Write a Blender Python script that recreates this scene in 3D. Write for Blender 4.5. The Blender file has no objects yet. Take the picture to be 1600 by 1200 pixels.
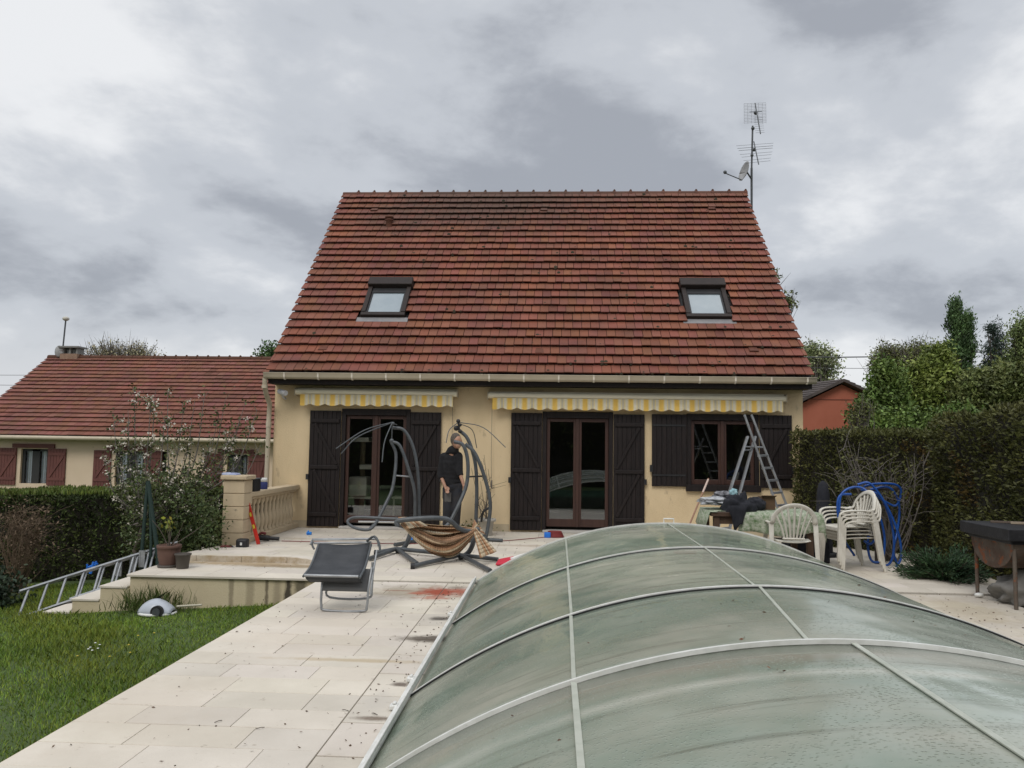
import bpy, math, random
import numpy as np
from mathutils import Vector, Matrix, noise as mnoise
random.seed(7); rng = np.random.default_rng(7)
S = bpy.context.scene
PI = math.pi
# ------------------------------------------------------------------ camera
F_PX, PITCH, ROLL, YAW, CAMH = 1235.44, .0766, .0138, .0538, 1.5681
cF = Vector((-math.sin(YAW)*math.cos(PITCH), math.cos(YAW)*math.cos(PITCH), math.sin(PITCH)))
cR0 = Vector((math.cos(YAW), math.sin(YAW), 0)); cU0 = cR0.cross(cF)
cR = cR0*math.cos(ROLL)+cU0*math.sin(ROLL); cU = cU0*math.cos(ROLL)-cR0*math.sin(ROLL)
cam_d = bpy.data.cameras.new('camera'); cam = bpy.data.objects.new('camera', cam_d)
S.collection.objects.link(cam)
M = Matrix((( cR.x, cU.x, -cF.x, 0), (cR.y, cU.y, -cF.y, 0), (cR.z, cU.z, -cF.z, CAMH), (0,0,0,1)))
cam.matrix_world = M
cam_d.sensor_width = 36; cam_d.lens = F_PX/1600*36; cam_d.clip_end = 2000; cam_d.clip_start = .05
S.camera = cam
S.render.resolution_x = 1024; S.render.resolution_y = 768
# ------------------------------------------------------------------ light
S.view_settings.view_transform = 'Standard'; S.view_settings.look = 'None'
S.view_settings.exposure = 0.15; S.view_settings.gamma = 1
SUN_EL, SUN_AZ = math.radians(46), math.radians(200)      # azimuth from +Y clockwise
w = bpy.data.worlds.new('World'); S.world = w; w.use_nodes = True
nt = w.node_tree; N = nt.nodes; L = nt.links; N.clear()
def node(T, **k):
    n = N.new(T)
    for a, b in k.items(): setattr(n, a, b)
    return n
def mth(op, a, b=None, c=None, clamp=False):
    n = N.new('ShaderNodeMath'); n.operation = op; n.use_clamp = clamp
    for i, v in enumerate((a, b, c)):
        if v is None: continue
        if hasattr(v, 'links'): L.new(v, n.inputs[i])
        else: n.inputs[i].default_value = v
    return n.outputs[0]
tc = node('ShaderNodeTexCoord'); sp = node('ShaderNodeSeparateXYZ'); L.new(tc.outputs['Generated'], sp.inputs[0])
zz = mth('MAXIMUM', sp.outputs[2], 0.0)
den = mth('ADD', zz, .50)
cb = node('ShaderNodeCombineXYZ')
L.new(mth('DIVIDE', sp.outputs[0], den), cb.inputs[0]); L.new(mth('DIVIDE', sp.outputs[1], den), cb.inputs[1])
L.new(mth('MULTIPLY', zz, 1.6), cb.inputs[2])
def wnoise(scale, detail, rough, dist, off):
    mp = node('ShaderNodeMapping'); L.new(cb.outputs[0], mp.inputs[0]); mp.inputs['Location'].default_value = off
    n = node('ShaderNodeTexNoise'); L.new(mp.outputs[0], n.inputs['Vector'])
    n.inputs['Scale'].default_value = scale; n.inputs['Detail'].default_value = detail
    n.inputs['Roughness'].default_value = rough; n.inputs['Distortion'].default_value = dist
    return n.outputs[0]
n1 = wnoise(1.5, 9, .52, .15, (2.1, 4.45, 2.4)); n2 = wnoise(5.0, 8, .58, .2, (7.3, 2.2, 0))
mixn = mth('ADD', mth('MULTIPLY', n1, .78), mth('MULTIPLY', n2, .22))
cr = node('ShaderNodeValToRGB'); L.new(mixn, cr.inputs[0])
e = cr.color_ramp; e.interpolation = 'EASE'
e.elements[0].position = .41; e.elements[0].color = (.345,.365,.405,1)
e.elements[1].position = .61; e.elements[1].color = (.80,.81,.825,1)
m_ = e.elements.new(.5); m_.color = (.53,.555,.595,1)
# the horizon of an overcast sky is paler, the zenith (out of view) brighter
hz = node('ShaderNodeMix', data_type='RGBA'); L.new(mth('SUBTRACT', 1, mth('MULTIPLY', zz, 7.0), clamp=True), hz.inputs[0])
hz.inputs[0].default_value = 0
L.new(cr.outputs[0], hz.inputs[6]); hz.inputs[7].default_value = (.68,.69,.71,1)
zb = mth('ADD', 1.0, mth('MULTIPLY', mth('SUBTRACT', zz, .5, clamp=True), 2.2))
vs = node('ShaderNodeVectorMath', operation='SCALE'); L.new(hz.outputs[2], vs.inputs[0]); L.new(zb, vs.inputs['Scale'])
sky = node('ShaderNodeTexSky', sky_type='NISHITA', sun_disc=False)
sky.sun_elevation = SUN_EL; sky.sun_rotation = SUN_AZ; sky.air_density = 1.0; sky.dust_density = 2.0
sks = node('ShaderNodeVectorMath', operation='SCALE'); L.new(sky.outputs[0], sks.inputs[0]); sks.inputs['Scale'].default_value = .1
mx = node('ShaderNodeMix', data_type='RGBA'); mx.inputs[0].default_value = .93
L.new(sks.outputs[0], mx.inputs[6]); L.new(vs.outputs[0], mx.inputs[7])
bg = node('ShaderNodeBackground'); L.new(mx.outputs[2], bg.inputs[0]); bg.inputs[1].default_value = 1.0
out = node('ShaderNodeOutputWorld'); L.new(bg.outputs[0], out.inputs[0])
sd = bpy.data.lights.new('sun', 'SUN'); sun = bpy.data.objects.new('sun', sd); S.collection.objects.link(sun)
sd.energy = 1.2; sd.angle = math.radians(25); sd.color = (1, .96, .9)
dirv = Vector((math.sin(SUN_AZ)*math.cos(SUN_EL), math.cos(SUN_AZ)*math.cos(SUN_EL), math.sin(SUN_EL)))
sun.rotation_euler = dirv.to_track_quat('Z', 'Y').to_euler()
sun.location = (0, 0, 30)

# ------------------------------------------------------------------ survey helpers (photo pixel -> metres)
def ray(x, y): return cF + cR*((x-800)/F_PX) - cU*((y-600)/F_PX)
def G(x, y, z=0.0):
    d = ray(x, y); t = (z-CAMH)/d.z; return Vector((d.x*t, d.y*t, z))
def at(x, y, Y):
    d = ray(x, y); t = Y/d.y; return Vector((d.x*t, Y, CAMH+d.z*t))

# ------------------------------------------------------------------ materials
MATS = {}
def mat(name, col, col2=None, scale=4, rough=.65, bump=0, bscale=60, metal=0, spec=.4, tint=0, stains=(), stretch=(1,1,1), speck=None, detail=5, world=False):
    """procedural principled material; tint>0 mixes per-face 'tint' attribute; stains: (x,y,rx,ry,color,strength)"""
    if name in MATS: return MATS[name]
    m = bpy.data.materials.new(name); m.use_nodes = True; MATS[name] = m
    nt = m.node_tree; n = nt.nodes; l = nt.links
    b = n['Principled BSDF']; b.inputs['Roughness'].default_value = rough; b.inputs['Metallic'].default_value = metal
    b.inputs['Specular IOR Level'].default_value = spec
    if world:
        g = n.new('ShaderNodeNewGeometry'); co = g.outputs['Position']
    else:
        t = n.new('ShaderNodeTexCoord'); co = t.outputs['Object']
    mp = n.new('ShaderNodeMapping'); l.new(co, mp.inputs[0]); mp.inputs['Scale'].default_value = stretch
    def mix(f, a, c, blend='MIX'):
        x = n.new('ShaderNodeMix'); x.data_type = 'RGBA'; x.blend_type = blend
        for i, v in ((0, f), (6, a), (7, c)):
            if hasattr(v, 'links'): l.new(v, x.inputs[i])
            elif i == 0: x.inputs[0].default_value = v
            else: x.inputs[i].default_value = (*v, 1) if len(v) == 3 else v
        return x.outputs[2]
    def M_(op, a, c=None, d=None, clamp=False):
        x = n.new('ShaderNodeMath'); x.operation = op; x.use_clamp = clamp
        for i, v in enumerate((a, c, d)):
            if v is None: continue
            if hasattr(v, 'links'): l.new(v, x.inputs[i])
            else: x.inputs[i].default_value = v
        return x.outputs[0]
    def nz(sc, det=5, ro=.6, vec=None, dist=0):
        x = n.new('ShaderNodeTexNoise'); l.new(vec or mp.outputs[0], x.inputs['Vector'])
        x.inputs['Scale'].default_value = sc; x.inputs['Detail'].default_value = det; x.inputs['Roughness'].default_value = ro
        x.inputs['Distortion'].default_value = dist
        return x.outputs[0]
    c = tuple(col)
    if col2 is not None:
        f = nz(scale, detail); f = M_('MULTIPLY_ADD', f, 3.0, -1.0, clamp=True)
        c = mix(f, c, col2)
    if tint:
        a = n.new('ShaderNodeAttribute'); a.attribute_name = 'tint'
        c = mix(tint, c, a.outputs['Color'], 'MULTIPLY')
    if speck:
        col3, sc3, thr = speck
        f = nz(sc3, 4, .7); f = M_('MULTIPLY_ADD', f, 12.0, -12.0*thr, clamp=True)
        c = mix(f, c, col3)
    if stains:
        sx = n.new('ShaderNodeSeparateXYZ'); l.new(co, sx.inputs[0])
        na = M_('MULTIPLY_ADD', nz(5, 6, .75), 1.0, -.5); nb = M_('MULTIPLY_ADD', nz(11, 5, .75), .8, -.4)
        for (x0, y0, rx, ry, cc, st) in stains:
            dx = M_('DIVIDE', M_('SUBTRACT', sx.outputs[0], x0), rx); dy = M_('DIVIDE', M_('SUBTRACT', sx.outputs[1], y0), ry)
            r2 = M_('ADD', M_('MULTIPLY', dx, dx), M_('MULTIPLY', dy, dy))
            v = M_('ADD', M_('SUBTRACT', 1.0, M_('SQRT', r2)), M_('ADD', M_('MULTIPLY', na, 1.6), nb))
            f = M_('MULTIPLY', M_('MULTIPLY', v, 1.6, clamp=True), st)
            c = mix(f, c, cc)
    if isinstance(c, tuple): b.inputs['Base Color'].default_value = (*c[:3], 1)
    else: l.new(c, b.inputs['Base Color'])
    if bump:
        bp = n.new('ShaderNodeBump'); bp.inputs['Strength'].default_value = bump; bp.inputs['Distance'].default_value = .02
        l.new(nz(bscale, 4, .6), bp.inputs['Height']); l.new(bp.outputs[0], b.inputs['Normal'])
    m['_b'] = 1
    return m
def glass(name, tintc, transp=.8, rough=.02, ior=1.5):
    if name in MATS: return MATS[name]
    m = bpy.data.materials.new(name); m.use_nodes = True; MATS[name] = m
    n = m.node_tree.nodes; l = m.node_tree.links; n.clear()
    o = n.new('ShaderNodeOutputMaterial'); t = n.new('ShaderNodeBsdfTransparent'); g = n.new('ShaderNodeBsdfGlossy')
    t.inputs[0].default_value = (*tintc, 1); g.inputs['Roughness'].default_value = rough
    g.inputs[0].default_value = (.9,.92,.95,1)
    fr = n.new('ShaderNodeFresnel'); fr.inputs[0].default_value = ior
    ma = n.new('ShaderNodeMath'); ma.operation = 'MULTIPLY'; l.new(fr.outputs[0], ma.inputs[0]); ma.inputs[1].default_value = transp
    x = n.new('ShaderNodeMixShader'); l.new(ma.outputs[0], x.inputs[0]); l.new(t.outputs[0], x.inputs[1]); l.new(g.outputs[0], x.inputs[2])
    l.new(x.outputs[0], o.inputs[0]); return m

# ------------------------------------------------------------------ mesh builder
def base(o):
    v = Vector((0,0,0))
    while o is not None: v += o.location; o = o.parent
    return v
class MB:
    def __init__(s): s.v = []; s.f = []; s.t = []; s.sm = []
    def add(s, vs, fs, tint=None, smooth=False):
        k = len(s.v); s.v += [tuple(p) for p in vs]
        for f in fs: s.f.append(tuple(i+k for i in f)); s.t.append(tint or (1,1,1)); s.sm.append(smooth)
        return s
    def box(s, x0, y0, z0, x1, y1, z1, tint=None):
        vs = [(x0,y0,z0),(x1,y0,z0),(x1,y1,z0),(x0,y1,z0),(x0,y0,z1),(x1,y0,z1),(x1,y1,z1),(x0,y1,z1)]
        return s.add(vs, [(0,3,2,1),(4,5,6,7),(0,1,5,4),(1,2,6,5),(2,3,7,6),(3,0,4,7)], tint)
    def hexa(s, vs, tint=None):
        return s.add(vs, [(0,3,2,1),(4,5,6,7),(0,1,5,4),(1,2,6,5),(2,3,7,6),(3,0,4,7)], tint)
    def bar(s, p0, p1, w, h, up=(0,0,1), tint=None, w1=None, h1=None):
        p0, p1 = Vector(p0), Vector(p1); d = (p1-p0).normalized(); up = Vector(up)
        if abs(d.dot(up)) > .98: up = Vector((0,1,0))
        a = d.cross(up).normalized(); b = a.cross(d).normalized(); vs = []
        for p, ww, hh in ((p0, w, h), (p1, w1 or w, h1 or h)):
            for sa, sb in ((-1,-1),(1,-1),(1,1),(-1,1)): vs.append(p+a*sa*ww/2+b*sb*hh/2)
        return s.add(vs, [(0,1,2,3),(7,6,5,4),(0,4,5,1),(1,5,6,2),(2,6,7,3),(3,7,4,0)], tint)
    def tube(s, pts, r, seg=8, smooth_path=0, closed=False, flat=1.0, tint=None, r_end=None):
        P = [Vector(p) for p in pts]
        if smooth_path:
            Q = []; n = len(P)
            rngi = range(n if closed else n-1)
            for i in rngi:
                a = P[(i-1) % n] if (closed or i > 0) else P[0]*2-P[1]; b = P[i]; c = P[(i+1) % n]
                d = P[(i+2) % n] if (closed or i+2 < n) else P[-1]*2-P[-2]
                for j in range(smooth_path):
                    t = j/smooth_path
                    Q.append(.5*((2*b)+(c-a)*t+(2*a-5*b+4*c-d)*t*t+(3*b-a-3*c+d)*t**3))
            if not closed: Q.append(P[-1])
            P = Q
        n = len(P); k = len(s.v); rr = r if callable(r) else (lambda t: r+((r_end if r_end is not None else r)-r)*t)
        prev = None; vs = []
        for i, p in enumerate(P):
            if closed: d = P[(i+1) % n]-P[i-1]
            else: d = P[min(i+1, n-1)]-P[max(i-1, 0)]
            if d.length < 1e-9: d = Vector((0,0,1))
            d.normalize()
            if prev is None:
                a = d.cross(Vector((0,0,1)))
                if a.length < .1: a = d.cross(Vector((0,1,0)))
            else: a = prev-d*prev.dot(d)
            a.normalize(); prev = a.copy(); b = d.cross(a)
            q = rr(i/max(1, n-1))
            for j in range(seg):
                th = 2*PI*j/seg; vs.append(p+a*math.cos(th)*q+b*math.sin(th)*q*flat)
        fs = []
        for i in range(n if closed else n-1):
            for j in range(seg):
                i2 = (i+1) % n; fs.append((i*seg+j, i*seg+(j+1) % seg, i2*seg+(j+1) % seg, i2*seg+j))
        s.add(vs, fs, tint, True)
        if not closed:
            s.add(vs[:seg], [tuple(range(seg))[::-1]], tint); s.add(vs[-seg:], [tuple(range(seg))], tint)
        return s
    def lathe(s, prof, c=(0,0,0), seg=16, tint=None, sx=1, sy=1):
        vs = []; m = len(prof)
        for r, z in prof:
            for j in range(seg):
                th = 2*PI*j/seg; vs.append((c[0]+r*math.cos(th)*sx, c[1]+r*math.sin(th)*sy, c[2]+z))
        fs = [(i*seg+j, i*seg+(j+1) % seg, (i+1)*seg+(j+1) % seg, (i+1)*seg+j) for i in range(m-1) for j in range(seg)]
        s.add(vs, fs, tint, True)
        if prof[0][0] > .001: s.add(vs[:seg], [tuple(range(seg))[::-1]], tint)
        if prof[-1][0] > .001: s.add(vs[-seg:], [tuple(range(seg))], tint)
        return s
    def ball(s, c, r, sx=1, sy=1, sz=1, seg=14, rings=9, tint=None):
        return s.lathe([(max(1e-4, r*math.sin(PI*i/rings)), -r*sz*math.cos(PI*i/rings)) for i in range(rings+1)], c, seg, tint, sx, sy)
    def sheet(s, grid, th=0, tint=None, smooth=True):
        """grid[i][j] of points -> surface, with thickness th downwards along -normal (approx z)"""
        ni, nj = len(grid), len(grid[0]); k = [p for row in grid for p in row]
        fs = [(i*nj+j, (i+1)*nj+j, (i+1)*nj+j+1, i*nj+j+1) for i in range(ni-1) for j in range(nj-1)]
        s.add(k, fs, tint, smooth)
        return s
    def build(s, name, m, parent=None, bevel=0, solid=0, sub=0):
        me = bpy.data.meshes.new(name); o = bpy.data.objects.new(name, me)
        off = base(parent) if parent is not None else Vector((0,0,0))
        me.from_pydata([(a-off.x, b-off.y, c-off.z) for a, b, c in s.v], [], s.f)
        if s.sm and any(s.sm): me.polygons.foreach_set('use_smooth', s.sm)
        if any(t != (1,1,1) for t in s.t):
            at_ = me.attributes.new('tint', 'FLOAT_COLOR', 'FACE')
            at_.data.foreach_set('color', [c for t in s.t for c in (*t, 1)])
        else:
            at_ = me.attributes.new('tint', 'FLOAT_COLOR', 'FACE'); at_.data.foreach_set('color', [1.0]*(4*len(s.f)))
        me.materials.append(m); me.update()
        S.collection.objects.link(o); o.parent = parent
        if solid:
            q = o.modifiers.new('thickness', 'SOLIDIFY'); q.thickness = solid; q.offset = 0
        if sub:
            q = o.modifiers.new('smooth', 'SUBSURF'); q.levels = sub; q.render_levels = sub
        if bevel:
            q = o.modifiers.new('bevel', 'BEVEL'); q.width = bevel; q.segments = 2; q.limit_method = 'ANGLE'; q.angle_limit = math.radians(50)
        return o
def tag(o, label=None, cat=None, group=None, kind=None):
    if label: o['label'] = label
    if cat: o['category'] = cat
    if group: o['group'] = group
    if kind: o['kind'] = kind
    return o
def thing(name, label, cat, loc=(0,0,0), group=None):
    o = bpy.data.objects.new(name, None); S.collection.objects.link(o); o.location = loc; o.empty_display_size = .2
    return tag(o, label, cat, group)
def dup(o, parent=None):
    c = o.copy(); S.collection.objects.link(c); c.parent = parent
    for ch in list(o.children): dup(ch, c)
    return c
def leaves(name, m, P, size, parent=None, D=None, aspect=.5, jitter=.6, tints=None, up=0.0, wavy=1.0):
    """many small diamond leaves at the rows of P; D optional preferred directions"""
    n = len(P); P = np.asarray(P, float)
    off = base(parent) if parent is not None else Vector((0,0,0))
    P = P-np.array(off)
    d = rng.normal(size=(n,3)); d /= np.linalg.norm(d, axis=1)[:,None]
    if D is not None: d = d*jitter+D
    d[:,2] += up; d /= np.linalg.norm(d, axis=1)[:,None]
    r = rng.normal(size=(n,3)); a = np.cross(d, r); a /= np.linalg.norm(a, axis=1)[:,None]
    sz = size*(.6+.8*rng.random(n))[:,None]
    V = np.empty((n,4,3)); V[:,0] = P; V[:,1] = P+d*sz*.5+a*sz*aspect*.5; V[:,2] = P+d*sz; V[:,3] = P+d*sz*.5-a*sz*aspect*.5
    me = bpy.data.meshes.new(name); me.vertices.add(n*4); me.vertices.foreach_set('co', V.ravel())
    me.loops.add(n*4); me.loops.foreach_set('vertex_index', np.arange(n*4, dtype=np.int32))
    me.polygons.add(n); me.polygons.foreach_set('loop_start', np.arange(0, n*4, 4, dtype=np.int32))
    t = me.attributes.new('tint', 'FLOAT_COLOR', 'FACE')
    if tints is None:
        g = (.55+.75*rng.random(n)); tints = np.stack([g*(.9+.35*rng.random(n)), g, g*(.8+.3*rng.random(n))], 1)
    t.data.foreach_set('color', np.hstack([tints, np.ones((n,1))]).ravel())
    me.materials.append(m); me.update(calc_edges=True)
    o = bpy.data.objects.new(name, me); S.collection.objects.link(o); o.parent = parent
    return o
def snoise(P, sc, seed=0):
    r = np.random.default_rng(seed); v = np.zeros(len(P))
    for k in range(7):
        q = r.normal(size=3)*sc*(1+.35*k); v += np.sin(P@q+r.random()*6.28)/(1+.3*k)
    return v/3.2

# ------------------------------------------------------------------ material library
CREAM = mat('cream_roughcast', (.73,.58,.37), (.63,.495,.305), 1.6, .9, .6, 90, spec=.15, world=True, stretch=(1,1,.45), speck=((.50,.39,.25), 5, .62))
CREAM2 = mat('pale_roughcast', (.70,.56,.42), (.65,.52,.38), 1.0, .9, .3, 60, spec=.15)
TILE = mat('clay_roof_tile', (.235,.086,.052), (.158,.064,.045), 1.6, .78, .25, 50, spec=.25, tint=1, speck=((.045,.035,.028), 26, .70), world=True,
           stains=((-1.6,18.6,3.6,1.5,(.085,.055,.042),.8),(-3.6,17.8,1.4,.7,(.10,.06,.045),.45),(2.6,18.5,2.4,.5,(.12,.07,.05),.4)))
TILE2 = mat('clay_roof_tile_neighbour', (.22,.092,.064), (.165,.074,.055), .9, .8, .2, 50, spec=.2, tint=1, world=True)
DARKW = mat('dark_brown_paint', (.019,.013,.012), (.009,.0065,.0065), 5, .55, .35, 40, spec=.3, stretch=(6,6,.6))
REDW = mat('red_brown_wood', (.062,.029,.021), (.043,.021,.016), 4, .45, .1, 40, spec=.4, stretch=(6,6,.7))
REDSH = mat('red_brown_shutter_paint', (.155,.055,.045), (.12,.042,.036), 3, .6, .1, 40)
PVC = mat('cream_pvc', (.52,.45,.34), (.45,.39,.29), 3, .45, .05, 20)
WHITE = mat('white_paint', (.74,.74,.72), (.62,.62,.59), 5, .45, .05, 30)
WPLAST = mat('weathered_white_plastic', (.68,.65,.58), (.53,.50,.43), 6, .42, .08, 60, speck=((.28,.25,.19), 30, .66))
ALU = mat('aluminium', (.36,.37,.38), (.25,.26,.27), 12, .45, .1, 60, metal=.5)
GSTEEL = mat('grey_powder_coated_steel', (.085,.094,.102), (.05,.056,.06), 9, .42, .08, 80, spec=.5)
BLACK = mat('black_plastic', (.016,.016,.018), (.024,.024,.025), 6, .5, .1, 60)
BLUE = mat('blue_plastic', (.02,.17,.62), (.015,.12,.5), 7, .4)
RED = mat('red_paint', (.55,.03,.02), (.42,.03,.02), 7, .4)
STONE = mat('reconstituted_stone', (.56,.45,.30), (.46,.37,.25), 3, .85, .3, 50, speck=((.22,.19,.14), 9, .66))
CONC = mat('cream_step_render', (.58,.50,.34), (.50,.42,.28), 1.2, .85, .3, 50, world=True, speck=((.12,.095,.06), 3.2, .73),
           stains=((-3.72,9.1,.04,.5,(.14,.11,.07),.6),(-3.5,9.1,.06,.5,(.20,.16,.10),.5),(-3.3,9.1,.03,.5,(.10,.08,.05),.8),(-3.18,9.1,.06,.5,(.20,.16,.11),.5),(-3.05,9.1,.05,.5,(.05,.04,.03),.95),(-2.9,9.1,.09,.5,(.08,.07,.045),.8)))
PAVE_ST = ((-1.40,8.45,.75,.48,(.30,.25,.18),.75),(-1.18,8.46,.30,.36,(.30,.055,.025),.95),(-1.42,8.38,.14,.10,(.36,.09,.045),.8),(-.98,8.6,.12,.22,(.33,.10,.06),.8),(-1.22,8.15,.20,.10,(.40,.13,.08),.6),(-1.6,8.5,.28,.04,(.25,.12,.08),.7),(-1.0,6.46,.30,.16,(.10,.08,.06),.95),
           (-1.45,5.78,.7,.06,(.42,.33,.2),.7),(-.98,7.2,.14,.10,(.06,.05,.04),.9),(-.98,5.25,.08,.06,(.12,.09,.07),.9),
           (-1.0,4.6,.16,.05,(.14,.10,.07),.85),(-3.9,10.1,1.5,.22,(.33,.24,.13),.85),(-3.3,9.95,.9,.15,(.25,.18,.10),.8),
           (-3.6,12.8,1.3,.18,(.33,.25,.16),.5),(-2.2,12.9,.8,.16,(.30,.23,.15),.5),(4.1,8.2,.5,.9,(.38,.31,.2),.5),(-1.05,8.75,.16,.10,(.2,.16,.12),.7),(-1.02,7.6,.18,.25,(.48,.43,.37),.6),(-1.05,4.9,.12,.3,(.50,.46,.40),.6),(-1.1,3.9,.10,.25,(.48,.43,.36),.6),(-1.9,6.6,.8,1.2,(.60,.52,.43),.35),(4.2,6.2,.4,1.2,(.40,.33,.22),.45),(-2.4,4.6,.5,.8,(.54,.47,.38),.35),(-.4,12.5,.9,.15,(.32,.24,.16),.5))
PAVE = mat('limestone_paving', (.665,.61,.53), (.56,.51,.435), 1.4, .72, .12, 70, spec=.3, tint=1, world=True, stains=PAVE_ST, speck=((.40,.35,.28), 11, .63))
MORT = mat('mortar_bed', (.24,.20,.155), (.17,.145,.11), 6, .95, .2, 60, world=True)
FABR = mat('charcoal_mesh_fabric', (.035,.038,.043), (.055,.058,.064), 5, .7, .15, 300, stretch=(1,3,1))
LAWN = mat('lawn_soil', (.05,.08,.022), (.07,.10,.03), 3, .95, .4, 30, world=True)
GRASSM = mat('grass_blade', (.18,.285,.045), (.105,.195,.03), .9, .7, spec=.25, tint=1, world=True)
BARK = mat('bark', (.12,.10,.08), (.07,.055,.045), 12, .9, .5, 30, stretch=(1,1,.3))
GREYB = mat('grey_bark', (.19,.17,.15), (.12,.105,.09), 12, .9, .4, 30)
def leafmat(name, a, b): return mat(name, a, b, 1.3, .6, spec=.3, tint=1, world=True)

# ------------------------------------------------------------------ ground
def gz(x, y):
    if x > -2.6: return -.32
    t = -x-2.6
    return max(-1.15, -.27-.066*t-.02*max(0, y-9.3)*min(1, t/3))
def struct(o): o['kind'] = 'structure'; return o
xs = sorted(set([-300,-150,-80,-50,-35,-25]+[round(-20+.5*i, 2) for i in range(61)]+[14,18,25,40,80,150,300]))
ys = sorted(set([-300,-150,-60,-30,-15,-8]+[round(-4+.5*i, 2) for i in range(49)]+[25,30,40,60,100,200,400,700]))
g = MB(); g.sheet([[(x, y, gz(x, y)+(.02*mnoise.noise((x*.9, y*.9, 0)) if abs(x) < 15 and x < -3 else 0)) for y in ys] for x in xs])
# hole for the pool is not needed: the pool shell stands above this sheet's level only where built
struct(g.build('ground', LAWN)); 
# ------------------------------------------------------------------ deck and terrace
YD = 9.095                                  # the drain line across the whole deck
def hz_t(x, y):                              # slight rise of the terrace near its left front
    if x < -4.95 or x > -2.5 or y < 10.22 or y > 12.0: return 0
    return .075*min(1, (-2.5-x)/.9)*(12.0-y)/1.78
def pave(b, x0, x1, y0, y1, rd=.30, rl=.6, gap=.0038, z=0, hf=None, tone=1.0, alt=None):
    y = y0; k = 0
    while y < y1-.02:
        ye = min(y+rd, y1); x = x0-(alt if alt is not None else random.choice((0, .15, .3, .45))) if rl < 5 else x0
        while x < x1-.02:
            xe = x+rl; a, c = max(x, x0), min(xe, x1)
            if c-a > .03:
                q = tone*random.uniform(.90, 1.03); t = (q, q*random.uniform(.985, 1.0), q*random.uniform(.95, 1.0))
                pts = [(a+gap/2, y+gap/2), (c-gap/2, y+gap/2), (c-gap/2, ye-gap/2), (a+gap/2, ye-gap/2)]
                dz = random.uniform(-.0012, .0012)
                zt = [z+dz+(hf(*p) if hf else 0) for p in pts]
                b.hexa([(p[0], p[1], z-.03) for p in pts]+[(p[0], p[1], zz_) for p, zz_ in zip(pts, zt)], t)
            x = xe
        y = ye; k += 1
b = MB(); pave(b, -2.665, -1.18, .2, YD-.085)
pave(b, -1.18, -.60, .2, YD-.085, rd=.48, rl=10, gap=.012, tone=.97)
pave(b, 3.25, 3.75, .2, YD-.085, rd=.48, rl=10, gap=.012, tone=.95); pave(b, 3.75, 4.75, .2, YD-.085, tone=.93)
o = struct(b.build('pool_deck', PAVE, bevel=.003))
b = MB(); pave(b, -4.94, -2.5, 9.13, 10.22, tone=.98); pave(b, -4.94, -2.5, 10.22, 12.02, hf=hz_t, tone=.96); pave(b, -4.94, -2.5, 12.02, 14.45, tone=.93)
pave(b, -2.5, 5.6, 9.13, 14.45, tone=.95)
struct(b.build('terrace', PAVE, bevel=.003))
b = MB(); b.box(-2.66, .2, -.5, -.605, YD-.05, -.006); b.box(3.255, .2, -.5, 4.74, YD-.05, -.006); b.box(-2.5, 9.14, -.5, 5.59, 14.46, -.006)
b.box(-.6, YD-.30, -.5, 3.25, YD-.085, -.006)
struct(b.build('deck_base', MORT))
b = MB(); b.box(-2.66, YD-.083, -.5, 4.74, 9.125, -.02); struct(b.build('drain_channel', BLACK))
# cream rendered steps going down to the left, and the wall below the landing
b = MB(); b.box(-4.93, 9.14, -1.2, -2.51, 14.46, -.028)
for i, (xa, zt) in enumerate(((-5.27,-.165),(-5.60,-.32),(-5.93,-.475))): b.box(xa, 9.12, -1.2, xa+.34-.002*i+(.0 if i else -.0), 10.9+.01*i, zt)
b.box(-2.7, .2, -1.2, -2.668, 9.12, -.02)
struct(b.build('garden_steps', CONC, bevel=.006))
b = MB()
for i, (xa, zt) in enumerate(((-5.27,-.165),(-5.60,-.32),(-5.93,-.475))): b.box(xa-.012, 9.108, zt+.001, xa+.325, 10.89, zt+.026, (.97,.97,.96))
b.box(-4.955, 9.105, -.027, -2.67, 9.129, .0, (.95,.95,.94)); b.box(-4.965, 9.13, -.027, -4.942, 14.3, 0, (.95,.95,.94))
struct(b.build('step_treads', PAVE, bevel=.004))
# ------------------------------------------------------------------ pool
b = MB(); b.box(-.6, .3, -1.6, -.58, YD-.31, -.03); b.box(3.23, .3, -1.6, 3.25, YD-.31, -.03); b.box(-.58, .3, -1.6, 3.23, .32, -.03); b.box(-.58, YD-.33, -1.6, 3.23, YD-.31, -.03)
b.box(-.58, .32, -.315, 3.23, YD-.33, -.30)
struct(b.build('pool_basin', mat('pale_pool_liner', (.16,.24,.17), (.10,.18,.13), 1.2, .6, world=True)))
WATER = mat('pool_water', (.055,.115,.085), (.08,.15,.105), .8, .08, .15, 7, spec=.5)
b = MB(); b.box(-.58, .32, -.25, 3.23, YD-.33, -.16); struct(b.build('pool_water', WATER))

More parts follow.
